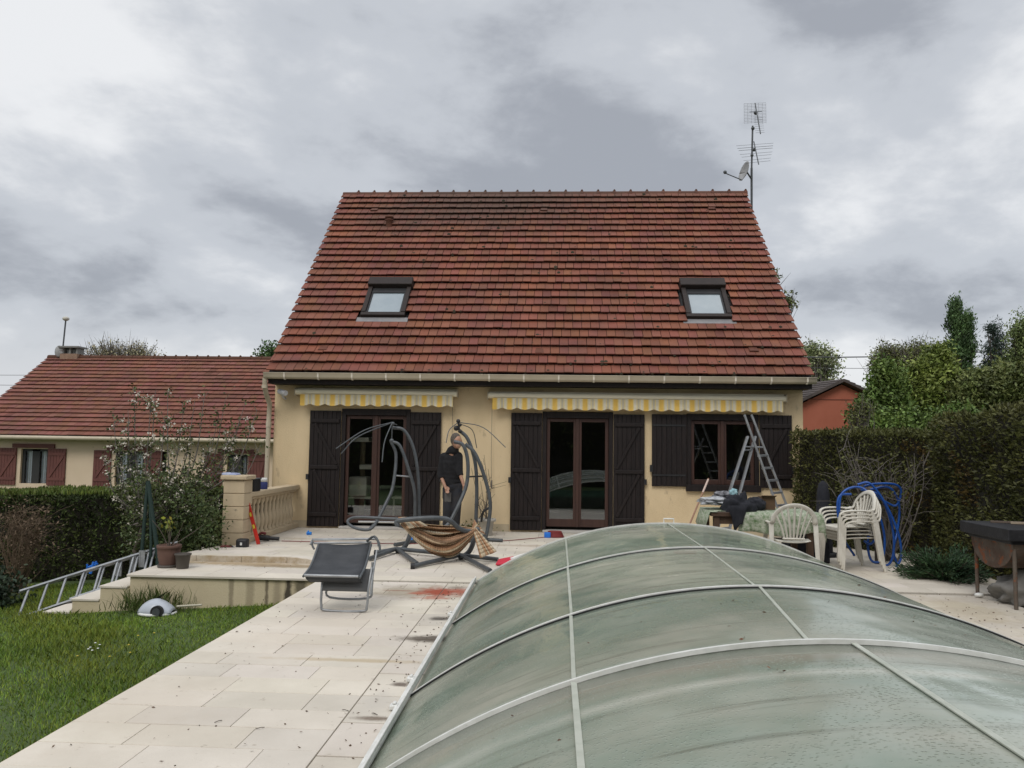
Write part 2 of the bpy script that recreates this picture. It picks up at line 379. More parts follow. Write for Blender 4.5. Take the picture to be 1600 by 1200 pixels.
# ------------------------------------------------------------------ pool enclosure
def arch(t, cx=1.33, hw=2.2, h=.70):        # t in -1..1 along the circular arc
    R = (hw*hw+h*h)/(2*h); th = math.asin(hw/R)*t; return (cx+R*math.sin(th), R*math.cos(th)-(R-h))
def archz(x, h=.70, hw=2.2, cx=1.33):
    R = (hw*hw+h*h)/(2*h); return math.sqrt(R*R-(x-cx)**2)-(R-h)
def panelmat(name, fog_reflect, seed, drops):
    m = bpy.data.materials.new(name); m.use_nodes = True; n = m.node_tree.nodes; l = m.node_tree.links; n.clear()
    o = n.new('ShaderNodeOutputMaterial'); g = n.new('ShaderNodeNewGeometry')
    def nz(sc, det, ro, stretch=(1,1,1), rot=0):
        mp = n.new('ShaderNodeMapping'); mp.inputs['Scale'].default_value = stretch; mp.inputs['Location'].default_value = (seed*3.3, seed, 0)
        mp.inputs['Rotation'].default_value = (0, 0, rot)
        l.new(g.outputs['Position'], mp.inputs[0]); x = n.new('ShaderNodeTexNoise'); l.new(mp.outputs[0], x.inputs['Vector'])
        x.inputs['Scale'].default_value = sc; x.inputs['Detail'].default_value = det; x.inputs['Roughness'].default_value = ro; return x.outputs[0]
    def ma(op, a, b_=None, c=None, cl=False):
        x = n.new('ShaderNodeMath'); x.operation = op; x.use_clamp = cl
        for i, v in enumerate((a, b_, c)):
            if v is None: continue
            if hasattr(v, 'links'): l.new(v, x.inputs[i])
            else: x.inputs[i].default_value = v
        return x.outputs[0]
    # dirt streaks running round the arch (along x), algae film, condensation and painted reflections
    streak = ma('MULTIPLY_ADD', nz(1.0, 6, .66, (.7, 15, .5), .04), 8.0, -4.45, True)
    film = ma('MULTIPLY_ADD', nz(.8, 5, .62, (1, 1.8, 1)), 2.9, -1.1, True)
    sx = n.new('ShaderNodeSeparateXYZ'); l.new(g.outputs['Position'], sx.inputs[0])
    c1 = n.new('ShaderNodeMix'); c1.data_type = 'RGBA'; l.new(film, c1.inputs[0]); c1.inputs[6].default_value = (.29,.345,.275,1); c1.inputs[7].default_value = (.53,.505,.42,1)
    # milky condensation, plus a pale reflection painted into the colour on the right
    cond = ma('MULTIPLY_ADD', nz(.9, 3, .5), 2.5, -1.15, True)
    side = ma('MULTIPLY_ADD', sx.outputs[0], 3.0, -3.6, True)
    cond_reflection = ma('MULTIPLY', ma('ADD', ma('MULTIPLY', cond, .35), ma('MULTIPLY', side, .55)), fog_reflect, None, True)
    c2 = n.new('ShaderNodeMix'); c2.data_type = 'RGBA'; l.new(cond_reflection, c2.inputs[0]); l.new(c1.outputs[2], c2.inputs[6]); c2.inputs[7].default_value = (.62,.67,.61,1)
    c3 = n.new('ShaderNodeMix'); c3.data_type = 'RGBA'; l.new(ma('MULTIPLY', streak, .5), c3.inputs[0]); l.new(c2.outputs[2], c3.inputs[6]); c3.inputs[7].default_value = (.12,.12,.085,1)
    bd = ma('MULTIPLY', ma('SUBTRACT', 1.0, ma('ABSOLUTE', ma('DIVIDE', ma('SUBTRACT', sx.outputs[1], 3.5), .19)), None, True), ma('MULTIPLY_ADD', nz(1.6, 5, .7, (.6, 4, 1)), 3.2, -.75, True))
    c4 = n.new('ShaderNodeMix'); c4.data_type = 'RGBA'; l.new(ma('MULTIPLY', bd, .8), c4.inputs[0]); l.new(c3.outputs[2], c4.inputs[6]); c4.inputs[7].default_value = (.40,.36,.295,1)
    b5 = ma('MULTIPLY', ma('SUBTRACT', 1.0, ma('ABSOLUTE', ma('DIVIDE', ma('SUBTRACT', sx.outputs[1], 3.24), .07)), None, True), ma('MULTIPLY_ADD', nz(1.1, 5, .7, (.6, 1, 1)), 3.2, -1.0, True))  # whitish highlight band beside the rib, painted into the panel colour
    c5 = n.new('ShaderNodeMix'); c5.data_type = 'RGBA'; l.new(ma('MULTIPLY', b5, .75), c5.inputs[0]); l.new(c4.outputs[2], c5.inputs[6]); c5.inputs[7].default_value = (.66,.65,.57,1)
    bs = n.new('ShaderNodeBsdfPrincipled'); l.new(c5.outputs[2], bs.inputs['Base Color'])
    bs.inputs['Roughness'].default_value = .22; bs.inputs['Specular IOR Level'].default_value = .5
    rr = ma('MULTIPLY_ADD', film, .20, .10); l.new(rr, bs.inputs['Roughness'])
    h = nz(1.2, 3, .5, (1, .6, 1)); bp = n.new('ShaderNodeBump'); bp.inputs['Strength'].default_value = .8; bp.inputs['Distance'].default_value = .09; l.new(h, bp.inputs['Height'])
    nor = bp.outputs[0]
    if drops:
        vo = n.new('ShaderNodeTexVoronoi'); vo.inputs['Scale'].default_value = 60; l.new(g.outputs['Position'], vo.inputs['Vector'])
        dr = ma('SUBTRACT', .38, vo.outputs['Distance'], None, True)
        dr = ma('MULTIPLY', dr, ma('MULTIPLY_ADD', nz(3.0, 4, .6), 4.0, -1.5, True))
        b2 = n.new('ShaderNodeBump'); b2.inputs['Strength'].default_value = drops; b2.inputs['Distance'].default_value = .014
        l.new(dr, b2.inputs['Height']); l.new(nor, b2.inputs['Normal']); nor = b2.outputs[0]
    l.new(nor, bs.inputs['Normal'])
    tr = n.new('ShaderNodeBsdfTransparent'); tr.inputs[0].default_value = (.75,.85,.78,1)
    x = n.new('ShaderNodeMixShader'); x.inputs[0].default_value = .30
    l.new(ma('MULTIPLY_ADD', cond_reflection, -.25, .34, True), x.inputs[0])
    l.new(bs.outputs[0], x.inputs[1]); l.new(tr.outputs[0], x.inputs[2]); l.new(x.outputs[0], o.inputs[0])
    return m
enc = thing('pool_enclosure', 'low arched telescopic swimming pool cover of cloudy greenish panels between white ribs', 'pool cover', (1.33, 5, 0))
secs = [(9.2, 7.01, 0), (7.01, 5.02, .006), (5.02, 3.66, .022), (3.66, 1.3, .016)]
for i, (ya, yb, g_) in enumerate(secs):
    b = MB(); grid = []
    for k in range(49):
        x, z = arch(-1+2*k/48, hw=2.2+g_*.6, h=.70+g_)
        grid.append([(x, yb+(ya-yb)*j/14, z-.012+(.006 if i < 3 else .0)*math.sin(3.1*j/14)-(.022*math.exp(-((j/14-.11)/.06)**2)*math.cos(x*1.1) if i == 3 else 0)) for j in range(15)])
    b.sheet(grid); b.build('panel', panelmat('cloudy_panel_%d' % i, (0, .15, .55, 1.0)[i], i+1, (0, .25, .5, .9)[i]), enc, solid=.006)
RIBM = mat('white_lacquered_aluminium', (.74,.74,.71), (.58,.58,.54), 7, .4, .05, 30, speck=((.2,.2,.15), 30, .7))
ribs = [(9.2, 0, .022), (7.01, .006, .022), (5.02, .022, .026), (3.66, .022, .019), (1.3, .024, .03)]
for yr, g_, wd in ribs:
    b = MB(); pts = [arch(-1+2*k/60, hw=2.2+g_*.6, h=.70+g_) for k in range(61)]
    for (xa, za), (xb, zb_) in zip(pts[:-1], pts[1:]):
        b.add([(xa,yr-wd/2,za-.014),(xb,yr-wd/2,zb_-.014),(xb,yr+wd/2,zb_-.014),(xa,yr+wd/2,za-.014),(xa,yr-wd/2,za+.007),(xb,yr-wd/2,zb_+.007),(xb,yr+wd/2,zb_+.007),(xa,yr+wd/2,za+.007)],
              [(0,3,2,1),(4,5,6,7),(0,1,5,4),(2,3,7,6)], None, False)
    b.build('rib', RIBM, enc)
SEAL = mat('black_rubber_seal', (.02,.02,.02), None)
for yr, g_ in ((5.02-.021, .014), (7.01-.016, -.006)):
    b = MB(); pts = [(arch(-1+2*k/60, hw=2.2+g_*.6, h=.70+g_)[0], yr, arch(-1+2*k/60, hw=2.2+g_*.6, h=.70+g_)[1]+.004) for k in range(61)]
    b.tube(pts, .0055, 5); b.build('rubber_seal', SEAL, enc)
for (ya, yb, g_), xa, xb, wd in ((secs[0], .145, .135, .016), (secs[1], .13, .12, .018), (secs[2], .115, .10, .020), (secs[3], .10, .10, .026),
                             (secs[0], 1.30, 1.31, .014), (secs[1], 1.31, 1.27, .016), (secs[2], 1.27, 1.14, .018), (secs[3], 1.33, 1.33, .024)):
    b = MB(); za = archz(xa, .70+g_, 2.2+g_*.6)-.001; zb_ = archz(xb, .70+g_, 2.2+g_*.6)-.001
    b.bar((xa, ya-.015, za), (xb, yb+.02, zb_), wd, .005); b.build('roof_bar', mat('dull_white_bar', (.47,.485,.42), (.36,.385,.32), 9, .45, .1, 60), enc)
for sx_ in (-1, 1):
    b = MB(); x = 1.33+sx_*2.225
    b.box(x-.022, 1.2, .004, x+.022, 9.2, .03); b.box(x-.008-.014*sx_, 1.22, .03, x+.008-.014*sx_, 9.19, .055)
    b.build('side_rail', RIBM, enc, bevel=.004)
for yy in (7.3, 5.3, 4.75, 3.7, 2.6):
    for sx_ in (-1, 1):
        x = 1.33+sx_*2.25; b = MB(); b.box(x-.03, yy-.03, .005, x+.02, yy+.03, .035); b.box(x-.012, yy-.018, .0352, x+.008, yy+.018, .05); b.build('wheel_block', RIBM, enc, bevel=.008)
b = MB(); ep = [arch(-1+2*k/40) for k in range(41)]
b.add([(x, 9.19, z-.02) for x, z in ep]+[(x, 9.19, .03) for x, z in ep], [(k, k+1, 42+k, 41+k) for k in range(40)]); b.build('end_panel', glass('clear_end_panel', (.8,.85,.8)), enc)
b = MB(); c = at(1045, 816, 9.2)
b.tube([(c.x-.055, 9.2, .70), (c.x-.055, 9.2, .75), (c.x+.055, 9.2, .75), (c.x+.055, 9.2, .70)], .008, 6); b.build('handle', RIBM, enc)

# ------------------------------------------------------------------ main house
YW, XL, XR, YE, ZE, YR, ZR, EL, ER = 14.465, -5.2, 4.463, 14.015, 2.782, 18.738, 7.63, -5.21, 4.52
house = thing('house', 'large cream house with a steep brown-red tiled roof and dark shutters behind the terrace', 'house', (-.37, 18.7, 0))
KS = (ZR-ZE)/(YR-YE)
opn = [(-3.92, -2.64, 0.0, 2.19), (-.21, 1.07, 0.0, 2.18), (2.395, 3.675, .85, 2.17)]
b = MB(); x = XL; WT = .28
for (x0, x1, z0, z1) in opn:
    b.box(x, YW, -.6, x0, YW+WT, 2.74)
    b.box(x0, YW, z1, x1, YW+WT, 2.74)
    b.box(x0, YW, -.6, x1, YW+WT, z0-.001)
    x = x1
b.box(x, YW, -.6, XR, YW+WT, 2.74)
YB = 2*YR-YW
for xx in (XL, XR-WT):                                  # gable walls
    b.add([(xx,YW+WT,-.6),(xx,YB,-.6),(xx,YB,2.74),(xx,YR,ZR-.12-.0),(xx,YW+WT,2.95),
           (xx+WT,YW+WT,-.6),(xx+WT,YB,-.6),(xx+WT,YB,2.74),(xx+WT,YR,ZR-.12),(xx+WT,YW+WT,2.95)],
          [(0,1,2,3,4),(9,8,7,6,5),(0,5,6,1),(1,6,7,2),(2,7,8,3),(3,8,9,4),(4,9,5,0)])
b.box(XL+WT, YB-WT, -.6, XR-WT, YB, 2.74)
wall = b.build('wall', CREAM, house)
for xa, xb in ((XL-.004, -4.52), (-2.06, -.80), (1.65, XR+.004)):
  b = MB(); b.box(xa, YW-.012, -.3, xb, YW-.001, .13)
  b.build('wall_base', mat('lower_wall_render', (.55,.46,.32), (.42,.35,.24), 2, .9, .3, 60), house)
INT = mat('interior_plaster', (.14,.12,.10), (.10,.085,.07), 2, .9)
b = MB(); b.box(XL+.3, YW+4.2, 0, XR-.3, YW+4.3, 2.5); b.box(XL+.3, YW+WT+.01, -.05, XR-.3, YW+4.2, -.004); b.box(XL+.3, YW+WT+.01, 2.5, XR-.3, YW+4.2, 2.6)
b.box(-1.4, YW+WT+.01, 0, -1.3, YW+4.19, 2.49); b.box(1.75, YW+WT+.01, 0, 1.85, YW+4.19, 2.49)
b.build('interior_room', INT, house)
# roof
def tiles(b, x0, x1, y0, z0, y1, z1, nrow, tw, lift=.074, holes=(), seed=1):
    r = random.Random(seed); dy, dz = (y1-y0)/nrow, (z1-z0)/nrow; ln = math.hypot(dy, dz); ny, nz_ = -dz/ln, dy/ln
    for i in range(nrow):
        x = x0-(tw/2 if i % 2 else 0)-.04*(i % 3); rowt = r.uniform(.93, 1.05); sag = r.uniform(-.004, .004)
        while x < x1:
            a, c = max(x, x0), min(x+tw, x1); x += tw
            if c-a < .02: continue
            ya, za = y0+dy*i, z0+dz*i; yb, zb_ = y0+dy*(i+1.12), z0+dz*(i+1.12)
            mx_, my_ = (a+c)/2, ya+dy/2
            if any(h[0] < mx_ < h[1] and h[2] < my_ < h[3] for h in holes): continue
            l0 = lift+r.uniform(-.004, .004)+sag; l1 = .012; tk = min(.022, lift*.4)
            q = rowt*r.uniform(.90, 1.08)
            if r.random() < .03: q *= .78
            t = (q, q*r.uniform(.9, 1.08), q*r.uniform(.88, 1.12)); g_ = .0055; j = r.uniform(-.008, .008)
            if r.random() < .4: g_ = .003
            ya += j*dy/ln; za += j*dz/ln
            pl_ = [(a+g_,ya,za),(c-g_,ya,za),(c-g_,yb,zb_),(a+g_,yb,zb_)]
            up_ = [(p[0], p[1]+ny*h_, p[2]+nz_*h_) for p, h_ in zip(pl_, (l0,l0,l1,l1))]
            lo = [(p[0], p[1]+ny*h_, p[2]+nz_*h_) for p, h_ in zip(pl_, (l0-tk,l0-tk,-.004,-.004))]
            b.hexa(lo+up_, t)
sky1 = (-3.80, -2.93, 15.12, 15.99); sky2 = (2.51, 3.37, 15.12, 15.99)
b = MB(); tiles(b, EL, ER, YE, ZE+.03, YR-.02, ZR, 26, .168, holes=(sky1, sky2), seed=3)
tiles(b, EL, ER, 2*YR-YE, ZE+.03, YR+.02, ZR, 26, .6, seed=4)
roof = b.build('roof', TILE, house)
b = MB(); b.hexa([(EL+.02,YE+.05,ZE-.08),(ER-.02,YE+.05,ZE-.08),(ER-.02,YR,ZR-.11),(EL+.02,YR,ZR-.11),(EL+.02,YE+.03,ZE+.02),(ER-.02,YE+.03,ZE+.02),(ER-.02,YR,ZR-.01),(EL+.02,YR,ZR-.01)])
b.hexa([(EL+.02,YR,ZR-.11),(ER-.02,YR,ZR-.11),(ER-.02,2*YR-YE,ZE-.08),(EL+.02,2*YR-YE,ZE-.08),(EL+.02,YR,ZR-.01),(ER-.02,YR,ZR-.01),(ER-.02,2*YR-YE,ZE+.01),(EL+.02,2*YR-YE,ZE+.01)])
b.build('roof_deck', DARKW, roof)
b = MB(); n_ = 25; seg_ = (ER-EL)/n_
rt = random.Random(5)
for i in range(n_):
    xa = EL+seg_*i; q = rt.uniform(.45, .75)
    b.tube([(xa, YR, ZR-.03), (xa+seg_+.02, YR, ZR-.03)], .085, 10, tint=(q, q*1.1, q*1.1)); b.tube([(xa+seg_-.05, YR, ZR-.03), (xa+seg_+.02, YR, ZR-.03)], .10, 10, tint=(q, q*1.05, q*1.1))
    b.ball((xa+seg_-.01, YR-.02, ZR+.075), .028, seg=8, rings=5, tint=(.45,.5,.5))
b.build('ridge_tile', TILE, roof)
def rp(x, s, h=0):                                       # point on the roof plane at Y=s lifted by h along the normal
    ln = math.hypot(1, KS); return Vector((x, s-KS/ln*h, ZE+(s-YE)*KS+h/ln))
rm = np.random.default_rng(31); b = MB()
for k in range(260):
    x_ = EL+.168*rm.integers(2, 57)+(.084 if rm.random() < .5 else 0)+.05*rm.normal(); rw = int(26*rm.random()**1.5); s_ = YE+(YR-YE)/26*(rw+.06+.25*rm.random()); q_ = .018+.03*rm.random()**1.6
    if (sky1[0] < x_ < sky1[1] or sky2[0] < x_ < sky2[1]) and 15 < s_ < 16.4: continue
    c_ = rp(x_, s_, .062); b.ball(tuple(c_), q_, 1, .8, 1.3 if rm.random() < .5 else .8, 7, 4, (.7+.6*rm.random(),)*3)
o_ = b.build('moss', mat('dark_moss', (.028,.024,.016), (.045,.038,.022), 20, .95, tint=1), roof); o_['kind'] = 'stuff'
for (px, py) in ((585,333), (1112,331), (850,333), (505,551), (1177,553), (843,556)):
    d = ray(px, py); t = (ZE-YE*KS-CAMH)/(d.z-d.y*KS); x_, y_ = d.x*t, d.y*t
    b = MB(); b.hexa([rp(x_-.09,y_-.02,.03), rp(x_+.09,y_-.02,.03), rp(x_+.08,y_+.13,.03), rp(x_-.08,y_+.13,.03), rp(x_-.08,y_-.02,.10), rp(x_+.08,y_-.02,.10), rp(x_+.07,y_+.13,.045), rp(x_-.07,y_+.13,.045)], (.6,.6,.6))
    vt = b.build('roof_vent', TILE, roof, bevel=.008)
    b = MB(); b.hexa([rp(x_-.062,y_-.023,.045), rp(x_+.062,y_-.023,.045), rp(x_+.062,y_-.018,.045), rp(x_-.062,y_-.018,.045), rp(x_-.062,y_-.023,.088), rp(x_+.062,y_-.023,.088), rp(x_+.062,y_-.018,.088), rp(x_-.062,y_-.018,.088)])
d = ray(608, 356); t = (ZE-YE*KS-CAMH)/(d.z-d.y*KS); x_, y_ = d.x*t, d.y*t; z_ = rp(x_, y_).z
b = MB(); b.lathe([(.085,-.05),(.075,.16),(.095,.17),(.095,.19),(.06,.20),(.06,.22),(.10,.23),(.10,.26),(.05,.29),(.001,.295)], (x_, y_, z_), 14, (.75,.72,.7)); b.build('chimney_vent', TILE, roof)
# skylights
SKF = mat('brown_window_cladding', (.030,.021,.018), (.022,.016,.014), 6, .6, .05, 40, spec=.25)
SKG = mat('skylight_blind_glass', (.22,.27,.30), (.30,.345,.37), 1.2, .05, spec=.9)
def skylight(x0, x1, y0, y1, skew):
    b = MB()
    def slab(bb, xa, xb, sa, sb, h0, h1, t=None): bb.hexa([rp(xa,sa,h0),rp(xb,sa,h0),rp(xb,sb,h0),rp(xa,sb,h0),rp(xa,sa,h1),rp(xb,sa,h1),rp(xb,sb,h1),rp(xa,sb,h1)], t)
    slab(b, x0, x0+.085, y0+.05, y1-.13, .0, .13); slab(b, x1-.085, x1, y0+.05, y1-.13, .0, .13); slab(b, x0, x1, y0-.02, y0+.048, .0, .12)
    f = b.build('skylight', SKF, roof, bevel=.008)
    b = MB(); slab(b, x0-.02, x1+.02, y1-.128, y1+.05, .0, .20); b.build('shutter_box', SKF, f, bevel=.02)
    b = MB(); slab(b, x0+.086, x1-.086, y1-.24, y1-.13, .02, .09); slab(b, x0+.086, x0+.12, y0+.05, y1-.24, .02, .085); slab(b, x1-.12, x1-.086, y0+.05, y1-.24, .02, .085)
    b.build('sash', BLACK, f)
    b = MB(); slab(b, x0+.121, x1-.121, y0+.052, y1-.242, .03, .07); b.build('pane', SKG, f)
    b = MB(); slab(b, x0-.07, x1+.07, y0-.115, y0-.022, .03, .05); b.build('flashing', mat('lead_flashing', (.20,.20,.21), (.26,.25,.25), 9, .6, .2, 30), f)
    slab_b = MB(); slab(slab_b, x0-.03, x1+.03, y0-.03, y1+.03, -.1, .0); slab_b.build('curb', BLACK, f)
skylight(-3.80, -2.93, 15.2, 15.97, 0); skylight(2.51, 3.37, 15.2, 15.97, 0)
# gutter, fascia, downpipe
b = MB(); prof = [(.0,.03),(-.01,-.02),(-.035,-.065),(-.07,-.082),(-.105,-.075),(-.13,-.04),(-.135,.02),(-.145,.028)]
gp = [[(x, YE+.02+py, ZE-.005-.006*((x-EL)/(ER-EL))+pz) for py, pz in prof] for x in np.linspace(EL-.02, ER+.02, 24)]
b.sheet(gp); gut = b.build('gutter', PVC, house, solid=.006)
for k in range(16):
    b = MB(); x = EL+.35+k*.615; b.add([(x+dx, YE+.02+py*1.06, ZE-.011+pz*1.06-.003) for dx in (0, .028) for py, pz in prof], [(i, i+1, i+9, i+8) for i in range(7)])
    b.build('gutter_bracket', mat('pale_pvc', (.68,.62,.52), None), gut, solid=.006)
b = MB(); b.box(EL+.02, YE+.035, ZE-.17, ER-.02, YE+.06, ZE-.01); b.box(EL+.02, YE+.061, ZE-.165, ER-.02, YW+.02, ZE-.14); b.build('fascia', DARKW, house)
b = MB(); b.tube([(XL-.02,YE-.04,ZE-.07),(XL-.02,YE-.04,ZE-.20),(XL-.04,YE+.10,ZE-.36),(XL-.06,YW-.10,ZE-.52),(XL-.065,YW-.10,ZE-.8),(XL-.065,YW-.10,.02)], .045, 10, smooth_path=0)
b.tube([(XL-.02,YE-.04,ZE-.20),(XL-.02,YE-.04,ZE-.26)], .055, 10); b.tube([(XL-.065,YW-.10,ZE-.85),(XL-.065,YW-.10,ZE-.95)], .052, 10)
b.build('downpipe', PVC, house)
b = MB(); b.tube([(XL+.14,YW-.16,2.49),(XL+.30,YW-.30,2.45)], .05, 10); b.tube([(XL+.20,YW,2.36),(XL+.20,YW-.12,2.38),(XL+.2,YW-.2,2.44)], .02, 6)
b.build('security_camera', mat('white_camera_shell', (.6,.6,.62), None), house)
# doors and window joinery
PANE = glass('window_glass', (.94,.96,.95), 2.5, .01, 1.5)
def joinery(name, x0, x1, z0, z1, lab):
    f = MB(); y0 = YW-.025; t = .075
    f.box(x0, y0, z0, x0+t, YW+.1, z1); f.box(x1-t, y0, z0, x1, YW+.1, z1); f.box(x0+t, y0, z1-t-.04, x1-t, YW+.1, z1)
    if name == 'window': f.box(x0-.02, y0-.05, z0-.07, x1+.02, YW+.1, z0+.05)
    fr = f.build(name, DARKW, house, bevel=.006); fr['label'] = lab
    zb_ = z0+(.05 if name == 'window' else .05); mid = (x0+x1)/2
    for a, c in ((x0+t+.002, mid-.012), (mid+.012, x1-t-.002)):
        l_ = MB(); s = .062; yy = YW+.03; zt = z1-t-.045
        l_.box(a, yy, zb_, a+s, yy+.05, zt); l_.box(c-s, yy, zb_, c, yy+.05, zt); l_.box(a+s, yy, zt-s, c-s, yy+.05, zt); l_.box(a+s, yy, zb_, c-s, yy+.05, zb_+(.09 if name == 'window' else .14))
        l_.build('sash', REDW, fr, bevel=.006)
        p = MB(); p.box(a+s, yy+.02, zb_+.09, c-s, yy+.026, zt-s); p.build('pane', PANE, fr)
    c_ = MB(); c_.box(mid-.03, YW+.005, zb_, mid+.03, YW+.029, z1-t-.045); c_.build('cover_strip', REDW, fr, bevel=.008)
    if name != 'window':
        s_ = MB(); s_.box(x0+.02, YW-.12, .002, x1-.02, YW+.1, .045); s_.build('threshold', mat('pale_stone_sill', (.42,.40,.37), None), fr, bevel=.006)
    return fr
j1 = joinery('french_door', *opn[0][:2], .05, opn[0][3], 'left french door'); j2 = joinery('french_door', *opn[1][:2], .05, opn[1][3], 'right french door'); joinery('window', *opn[2], 'kitchen window')
def shutter(x0, x1, z0, z1, hinge_left, z3=True, diag=True, plain=False):
    b = MB(); y1 = YW-.02; y0 = y1-.03; n_ = 7; w_ = (x1-x0)/n_
    for i in range(n_): b.box(x0+w_*i+.003, y0+(i % 2)*.001, z0, x0+w_*(i+1)-.003, y1, z1)
    b.box(x0+.003, y1-.015, z0+.002, x1-.003, y1-.002, z1-.002)
    o = b.build('shutter', DARKW, house, bevel=.003)
    yb = y0-.001
    zs_ = ([z0+.22, (z0+z1)/2+.02, z1-.19]) if z3 else [z0+.20, z1-.20]
    if not plain:
        for z in zs_:
            bb = MB(); bb.box(x0+.03, yb-.028, z-.035, x1-.03, yb, z+.035); bb.build('batten', DARKW, o, bevel=.008)
        if diag:
            for za, zb_ in zip(zs_[:-1], zs_[1:]):
                bb = MB(); xa, xb = (x0+.10, x1-.06) if not hinge_left else (x1-.10, x0+.06)
                if za > zs_[0]+.01 or True:
                    bb.bar((xa, yb-.013, zb_-.05), (xb, yb-.013, za+.05), .05, .024, up=(0,1,0))
                bb.build('brace', DARKW, o, bevel=.006)
    else:
        for z in zs_:
            bb = MB(); bb.box(x0+.02, yb-.012, z-.015, x1-.02, yb, z+.015); bb.build('strap_hinge', BLACK, o)
    bb = MB(); xh = x0-.01 if not hinge_left else x1+.01
    bb.box(xh-.025, y0-.03, z0+.85*(1 if z3 else .3), xh+.025, y0+.01, z0+.95*(1 if z3 else .4)); bb.build('catch', BLACK, o)
    return o
shutter(-4.511, -3.925, .03, 2.15, False); shutter(-2.635, -2.065, .03, 2.14, True); shutter(-.784, -.215, .03, 2.15, False); shutter(1.075, 1.637, .03, 2.145, True)
shutter(1.764, 2.39, .86, 2.155, False, z3=False, plain=True); shutter(3.68, 4.255, .86, 2.16, True, z3=False)
b = MB(); b.box(-.40, YW-.03, .80, -.395, YW-.02, .81)
# awnings
def awning(x0, x1, z, label, n_sc, wx0, wx1):
    t = thing('awning', label, 'awning', ((x0+x1)/2, 14.4, z))
    b = MB(); b.tube([(x0, 14.33, z), (x1, 14.33, z-.012)], .058, 14); b.box(x0+.02, 14.36, z+.03, x1-.02, YW-.002, z+.07)
    b.build('roller_case', mat('cream_awning_metal', (.86,.79,.60), (.82,.75,.57), 3, .4), t)
    for x in (x0-.012, x1+.001):
        b = MB(); b.box(x, 14.26, z-.075, x+.012, YW-.003, z+.065); b.build('end_cap', PVC, t, bevel=.005)
    pal = {'y': (.78,.51,.12), 'c': (.74,.62,.33), 'w': (.70,.65,.53), 'g': (.55,.50,.38)}
    seq = 'yyyycwwcggcwwc'; b = MB(); per = (wx1-wx0)/n_sc; m_ = len(seq)*2; dx = per/m_
    zt = z-.05
    for i in range(int(n_sc*m_)):
        xa = wx0+dx*i; xb = xa+dx
        for k in range(1): pass
        cch = pal[seq[int((i % m_)/2)]]
        def zb_(x): return zt-.172-.038*abs(math.sin(PI*((x-wx0)/per+.35)))
        def yy(x, f): return 14.27+.012*math.sin((x-wx0)*9)*f
        b.add([(xa,yy(xa,0),zt),(xb,yy(xb,0),zt),(xb,yy(xb,1),zb_(xb)),(xa,yy(xa,1),zb_(xa))], [(0,3,2,1)], cch)
    o = b.build('valance', mat('striped_awning_cloth', (1,1,1), (.86,.85,.82), 6, .85, .1, 200, tint=1), t, solid=.003)
    b = MB()
    b.tube([(wx0, 14.268, zt-.185), (wx1, 14.268, zt-.185)], .0035, 4)
    return t
aw1 = awning(-4.76, -1.77, 2.49, 'shorter yellow and white striped awning rolled in above the left french door', 10, -4.66, -1.84)
aw2 = awning(-1.20, 4.12, 2.46, 'longer yellow and white striped awning rolled in above the right french door and window', 19, -1.12, 4.06)
b = MB(); b.tube([(-1.86,14.42,2.40),(-1.865,14.43,1.4),(-1.86,14.43,.6)], .004, 5); b.build('cord', GREYB, aw1)
b = MB(); b.tube([(-1.13,14.36,2.40),(-1.135,14.38,1.4),(-1.12,14.38,.78)], .004, 5); b.tube([(-1.12,14.38,.92),(-1.12,14.38,.78)], .014, 6); b.build('winding_rod', GREYB, aw2)
# aerial mast behind the gable
mast = thing('television_aerial', 'tall aerial mast with antennas and a small dish beside the right end of the ridge', 'antenna', (4.70, 18.9, 6.0))
b = MB(); b.tube([(4.68,18.9,6.0),(4.70,18.9,8.3)], .028, 8); b.tube([(4.70,18.9,8.28),(4.735,18.9,9.35)], .022, 8); b.build('mast', GSTEEL, mast)
b = MB(); b.box(4.40,18.86,6.2,4.67,18.94,6.25); b.box(4.40,18.86,7.0,4.68,18.94,7.05); b.build('bracket', GSTEEL, mast)
AL2 = mat('aerial_aluminium', (.30,.31,.33), None, metal=.5, rough=.5)
b = MB(); cx, cz = 4.77, 9.62
for i in range(14): b.tube([(cx-.26, 18.8, cz-.24+.037*i), (cx+.26, 18.8, cz-.24+.037*i+.02)], .0035, 4)
for i in range(7): b.tube([(cx-.26+.0867*i, 18.8, cz-.25), (cx-.26+.0867*i, 18.8, cz+.25)], .003, 4)
b.build('grid_reflector', AL2, mast)
b = MB(); b.tube([(4.76,18.75,9.85),(4.79,18.4,8.95)], .014, 6); b.ball((4.765,18.72,9.60), .05, seg=8, rings=6); b.ball((4.735,18.88,9.28), .045, seg=8, rings=6)
for i in range(8): b.tube([(4.69,18.6-.02*i,9.42-.06*i),(4.90,18.6-.02*i,9.43-.06*i)], .003, 4)
b.tube([(4.62,18.72,9.62),(4.91,18.72,9.63)], .008, 5)
b.build('upper_antenna', GSTEEL, mast)
b = MB(); b.tube([(4.735,18.8,8.92),(4.765,18.5,8.25)], .014, 6); b.ball((4.74,18.8,8.72), .045, seg=8, rings=6); b.ball((4.70,18.85,8.60), .04, seg=8, rings=6)
for i, (hw, zz_) in enumerate(((.44,8.84),(.42,8.76),(.40,8.69),(.38,8.58),(.35,8.50),(.32,8.40),(.30,8.32))):
    b.tube([(4.75-hw,18.78-.04*i,zz_-.03),(4.75+hw,18.78-.04*i,zz_+.03)], .005 if i in (1,2) else .0035, 4)
b.build('lower_antenna', GSTEEL, mast)
b = MB(); dc = Vector((4.55,18.8,8.17)); dn = Vector((-.93,-.25,.27)).normalized(); da = dn.cross(Vector((0,0,1))).normalized(); db = da.cross(dn)
rows = []
